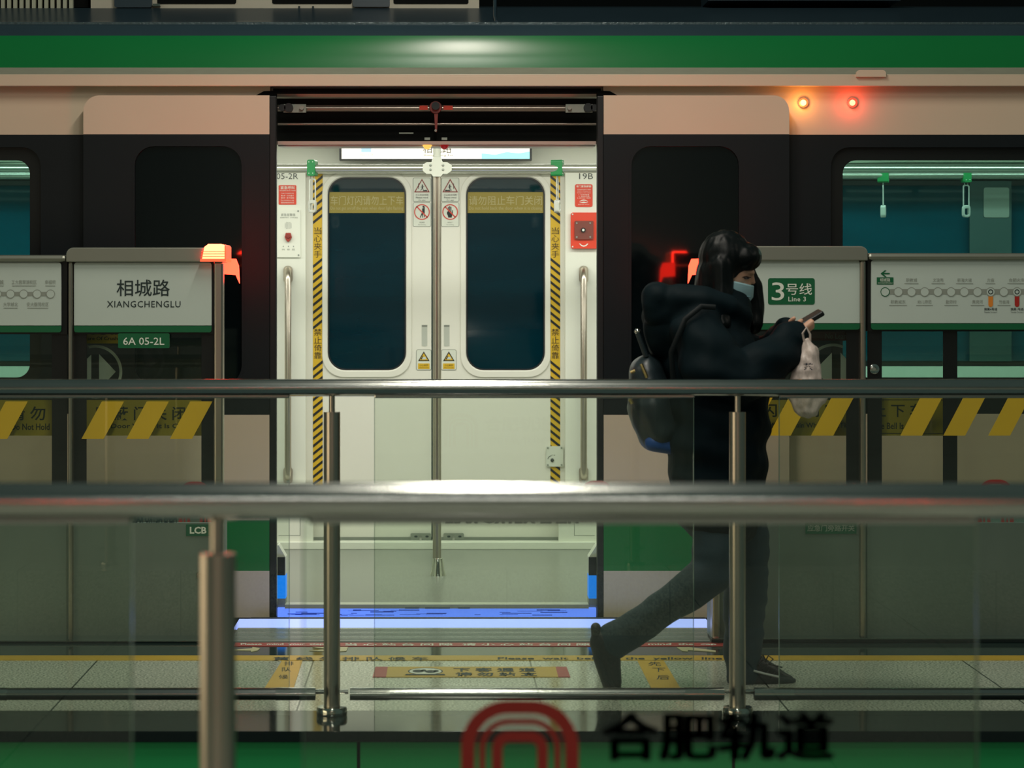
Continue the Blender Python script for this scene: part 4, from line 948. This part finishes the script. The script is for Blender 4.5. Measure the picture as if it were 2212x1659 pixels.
blob('hair', [
 ('b', 1567, 556, 0, 58, .098, 60), (c, [(1540, 590, 0, 36), (1534, 640, 0, 36)], 1.7), ('b', 1607, 556, -.01, 39, .088, 33), (c, [(1558, 575, -.075, 26), (1560, 620, -.085, 24), (1560, 665, -.1, 22), (1562, 700, -.14, 15)]),
 (c, [(1592, 575, .07, 32), (1618, 622, .085, 30), (1626, 660, .075, 26), (1626, 700, .05, 22)])], hairm, PT, 0.006, 4,
 lambda co: .004 * noise.noise(Vector((co.x * 60, co.y * 60, co.z * 8))))
def hull(name, pts, mat, parent, bev=0.004):
    bm = bmesh.new()
    for p in pts: bm.verts.new(p)
    g = bmesh.ops.convex_hull(bm, input=bm.verts)
    bmesh.ops.delete(bm, geom=[v for v in bm.verts if not v.link_faces], context='VERTS')
    b = MB(mat); b.bm.free(); b.bm = bm
    return b.build(name, parent, smooth=True, bevel=bev, ang=50)
mk = []
for sy in (-1, 1):
    mk += [pp3(1585, 607, sy * .084), pp3(1582, 641, sy * .078), pp3(1602, 656, sy * .055), pp3(1606, 612, sy * .078), pp3(1621, 616, sy * .05), pp3(1621, 642, sy * .045), pp3(1609, 660, sy * .03)]
mk += [pp3(1629, 617, 0), pp3(1627, 642, 0), pp3(1613, 661, 0)]
mo = hull('face_mask', mk, maskm, PT)
b = MB(M('mask_fold', (120, 160, 170), .7))
for ya, yb in ((636, 641),): b.tube([pp3(1583, ya, -.079), pp3(1604, yb - 1, -.066), pp3(1621, yb, -.046)], 0.0016, 8)
b.tube([pp3(1587, 612, -.067), pp3(1570, 604, -.08)], .0015, 6); b.build('mask_fold', mo)
for sy in (-1, 1):
    b = MB(M('eye_dark', (26, 20, 18), .3)); b.ball(pp3(1613, 601, sy * .050), (.010, .006, .0035)); b.tube([pp3(1603, 599, sy * .056), pp3(1613, 597.5, sy * .054), pp3(1622, 600, sy * .045)], .0016, 6); b.build('eye', PT, smooth=True)
# shoes
def shoe(up, sole, fl, extra=None):
    o = blob('shoe', up, shoem, PT, .004, 3, None, fl); s = blob('sole', sole, M('shoe_sole', (24, 30, 32), .6), o, .004, 2, None, fl)
    if extra: extra(o)
    return o
def laces(o):
    b = MB(M('lace_black', (14, 18, 18), .6))
    for i in range(4):
        q = 1644 + 9 * i; yy = 1426 + 8.5 * i
        b.tube([pp3(q - 6, yy + 12, .10), pp3(q + 3, yy, .115), pp3(q + 10, yy + 6, .144)], .0028, 8)
    b.tube([pp3(1652, 1430, .11), pp3(1660, 1416, .10), pp3(1670, 1424, .10), pp3(1660, 1434, .11), pp3(1690, 1442, .10)], .0026, 8); b.tube([pp3(1655, 1430, .11), pp3(1648, 1414, .10), pp3(1643, 1424, .105)], .0026, 8)
    b.build('laces', o, smooth=True)
    b = MB(M('shoe_white_line', (190, 196, 190), .5)); b.tube([pp3(1628, 1449, .092), pp3(1655, 1456, .094), pp3(1682, 1462, .108)], .0035, 8); b.build('side_stripe', o, smooth=True)
shoe([(c, [(1600, 1432, .144, 30), (1634, 1440, .144, 27), (1662, 1451, .144, 20), (1690, 1462, .144, 12), (1706, 1466, .144, 8)])],
     [(c, [(1594, 1464, .144, 17), (1650, 1466, .144, 17), (1698, 1469, .144, 11), (1714, 1470, .144, 6)], 1.5)], .0015, laces)
shoe([(c, [(1306, 1388, -.15, 32), (1314, 1432, -.155, 27), (1324, 1472, -.16, 19), (1328, 1490, -.165, 14)])],
     [(c, [(1287, 1356, -.15, 11), (1294, 1420, -.155, 13), (1314, 1478, -.16, 13), (1327, 1494, -.165, 12)], 2.0)], .0015)

# phone
ph = MB(M('phone_black', (12, 18, 20), .25)); u = Vector((.85, 0.0, .5)); u.normalize(); w = Vector((0.0, 1.0, 0.12)).normalized(); nn = u.cross(w).normalized(); w = nn.cross(u); pc = pp3(1744, 692, -.045)
def slab(mb, cc, hu, hw, hn):
    vs = [mb.bm.verts.new(cc + u * a * hu + w * b_ * hw + nn * d_ * hn) for a in (-1, 1) for b_ in (-1, 1) for d_ in (-1, 1)]
    for q in ((0, 1, 3, 2), (4, 6, 7, 5), (0, 4, 5, 1), (2, 3, 7, 6), (0, 2, 6, 4), (1, 5, 7, 3)): mb.face([vs[i] for i in q])
slab(ph, pc, .054, .036, .0085)
pho = ph.build('phone', None, bevel=.004, org=pc); tag(pho, 'black smartphone held up in the hands of the person in the puffer coat', 'phone')

# carrier bag
def bag_mat():
    m = bpy.data.materials.new('thin_plastic'); m.use_nodes = True; nt = m.node_tree; nt.nodes.remove(nt.nodes['Principled BSDF'])
    d = nt.nodes.new('ShaderNodeBsdfPrincipled'); d.inputs['Base Color'].default_value = lin((222, 206, 196)); d.inputs['Roughness'].default_value = .35
    t = nt.nodes.new('ShaderNodeBsdfTransparent'); mx = nt.nodes.new('ShaderNodeMixShader'); nz = nt.nodes.new('ShaderNodeTexNoise'); nz.inputs['Scale'].default_value = 25
    mr = nt.nodes.new('ShaderNodeMapRange'); mr.inputs['To Min'].default_value = .55; mr.inputs['To Max'].default_value = 1.0
    nt.links.new(nz.outputs[0], mr.inputs[0]); nt.links.new(mr.outputs[0], mx.inputs[0]); nt.links.new(t.outputs[0], mx.inputs[1]); nt.links.new(d.outputs[0], mx.inputs[2]); nt.links.new(mx.outputs[0], nt.nodes['Material Output'].inputs[0])
    return m
bgm = bag_mat()
bo = blob('carrier_bag', [(c, [(1744, 738, -.15, 10), (1747, 765, -.15, 21), (1744, 805, -.15, 30), (1738, 845, -.15, 38), (1742, 868, -.15, 34)], .8), ('b', 1765, 858, -.15, 22, .03, 18)], bgm, None, .005, 2,
          lambda co: .007 * noise.noise(Vector((co.x * 60, co.y * 60, co.z * 14))) + .005 * noise.noise(co * 40))
tag(bo, 'small white plastic carrier bag hanging from the hand that holds the phone', 'plastic bag')
b = MB(bgm)
for sy in (-.16, -.14): b.tube([pp3(1738, 742, -.15), pp3(1734, 720, sy), pp3(1742, 707, sy - .004), pp3(1750, 722, sy), pp3(1750, 742, -.15)], .0035, 8)
b.build('bag_handle', bo, smooth=True)
b = MB(M('bag_print', (40, 44, 60), .6)); b.text('茶', 1735, 1757, 784, 800, PD - .15 - .053, .02); b.build('bag_print', bo)

# backpack
bpm = M('backpack_grey', (34, 46, 50), .4, var=.2, scale=12, bump=.1)
BP = thing('backpack', 'dark grey backpack with metal buckles and blue base worn by the walking person', 'backpack', pp3(1410, 960, 0))
blob('main_pack', [(c, [(1398, 806, 0, 40), (1405, 870, 0, 48), (1424, 930, 0, 42), (1440, 950, 0, 26)], 1.7)], bpm, BP, .007, 4, lambda co: .006 * noise.noise(co * 14))
blob('front_pocket', [(c, [(1392, 880, 0, 38), (1412, 938, 0, 36)], 1.6)], M('backpack_pocket', (48, 58, 60), .45), BP, .007, 4, lambda co: .004 * noise.noise(co * 20))
blob('base_pad', [(c, [(1412, 956, -.06, 20), (1450, 962, -.05, 20)]), (c, [(1412, 956, .06, 20), (1450, 962, .05, 20)])], M('blue_base', (22, 76, 150), .5), BP, .006, 3)
b = MB(bpm); b.tube([pp3(1376, 714, -.06), pp3(1384, 738, -.06), pp3(1396, 770, -.05)], [.009, .008, .009], 10, ky=1.4); b.build('pull_strap', BP, smooth=True)
b = MB(polish); b.ball(pp3(1378, 716, -.065), (.012, .008, .009))
o = b.build('strap_tip', BP, smooth=True)
b = MB(M('backpack_web', (12, 20, 22), .6, spec=.2)); b.tube([pp3(1455, 830, -.20), pp3(1450, 760, -.23), pp3(1480, 690, -.235), pp3(1515, 662, -.205), pp3(1545, 664, -.2)], .009, 10, ky=.6); b.build('shoulder_strap', BP, smooth=True)
gold = M('buckle_brass', (210, 190, 130), .2, .9)
for pa, pb_ in (((1385, 786), (1398, 816)), ((1362, 805), (1372, 801)), ((1360, 862), (1366, 872))):
    b = MB(gold); b.tube([pp3(*pa, -.098), pp3(*pb_, -.098)], .0055, 8, ky=.6); b.build('buckle', BP, smooth=True)
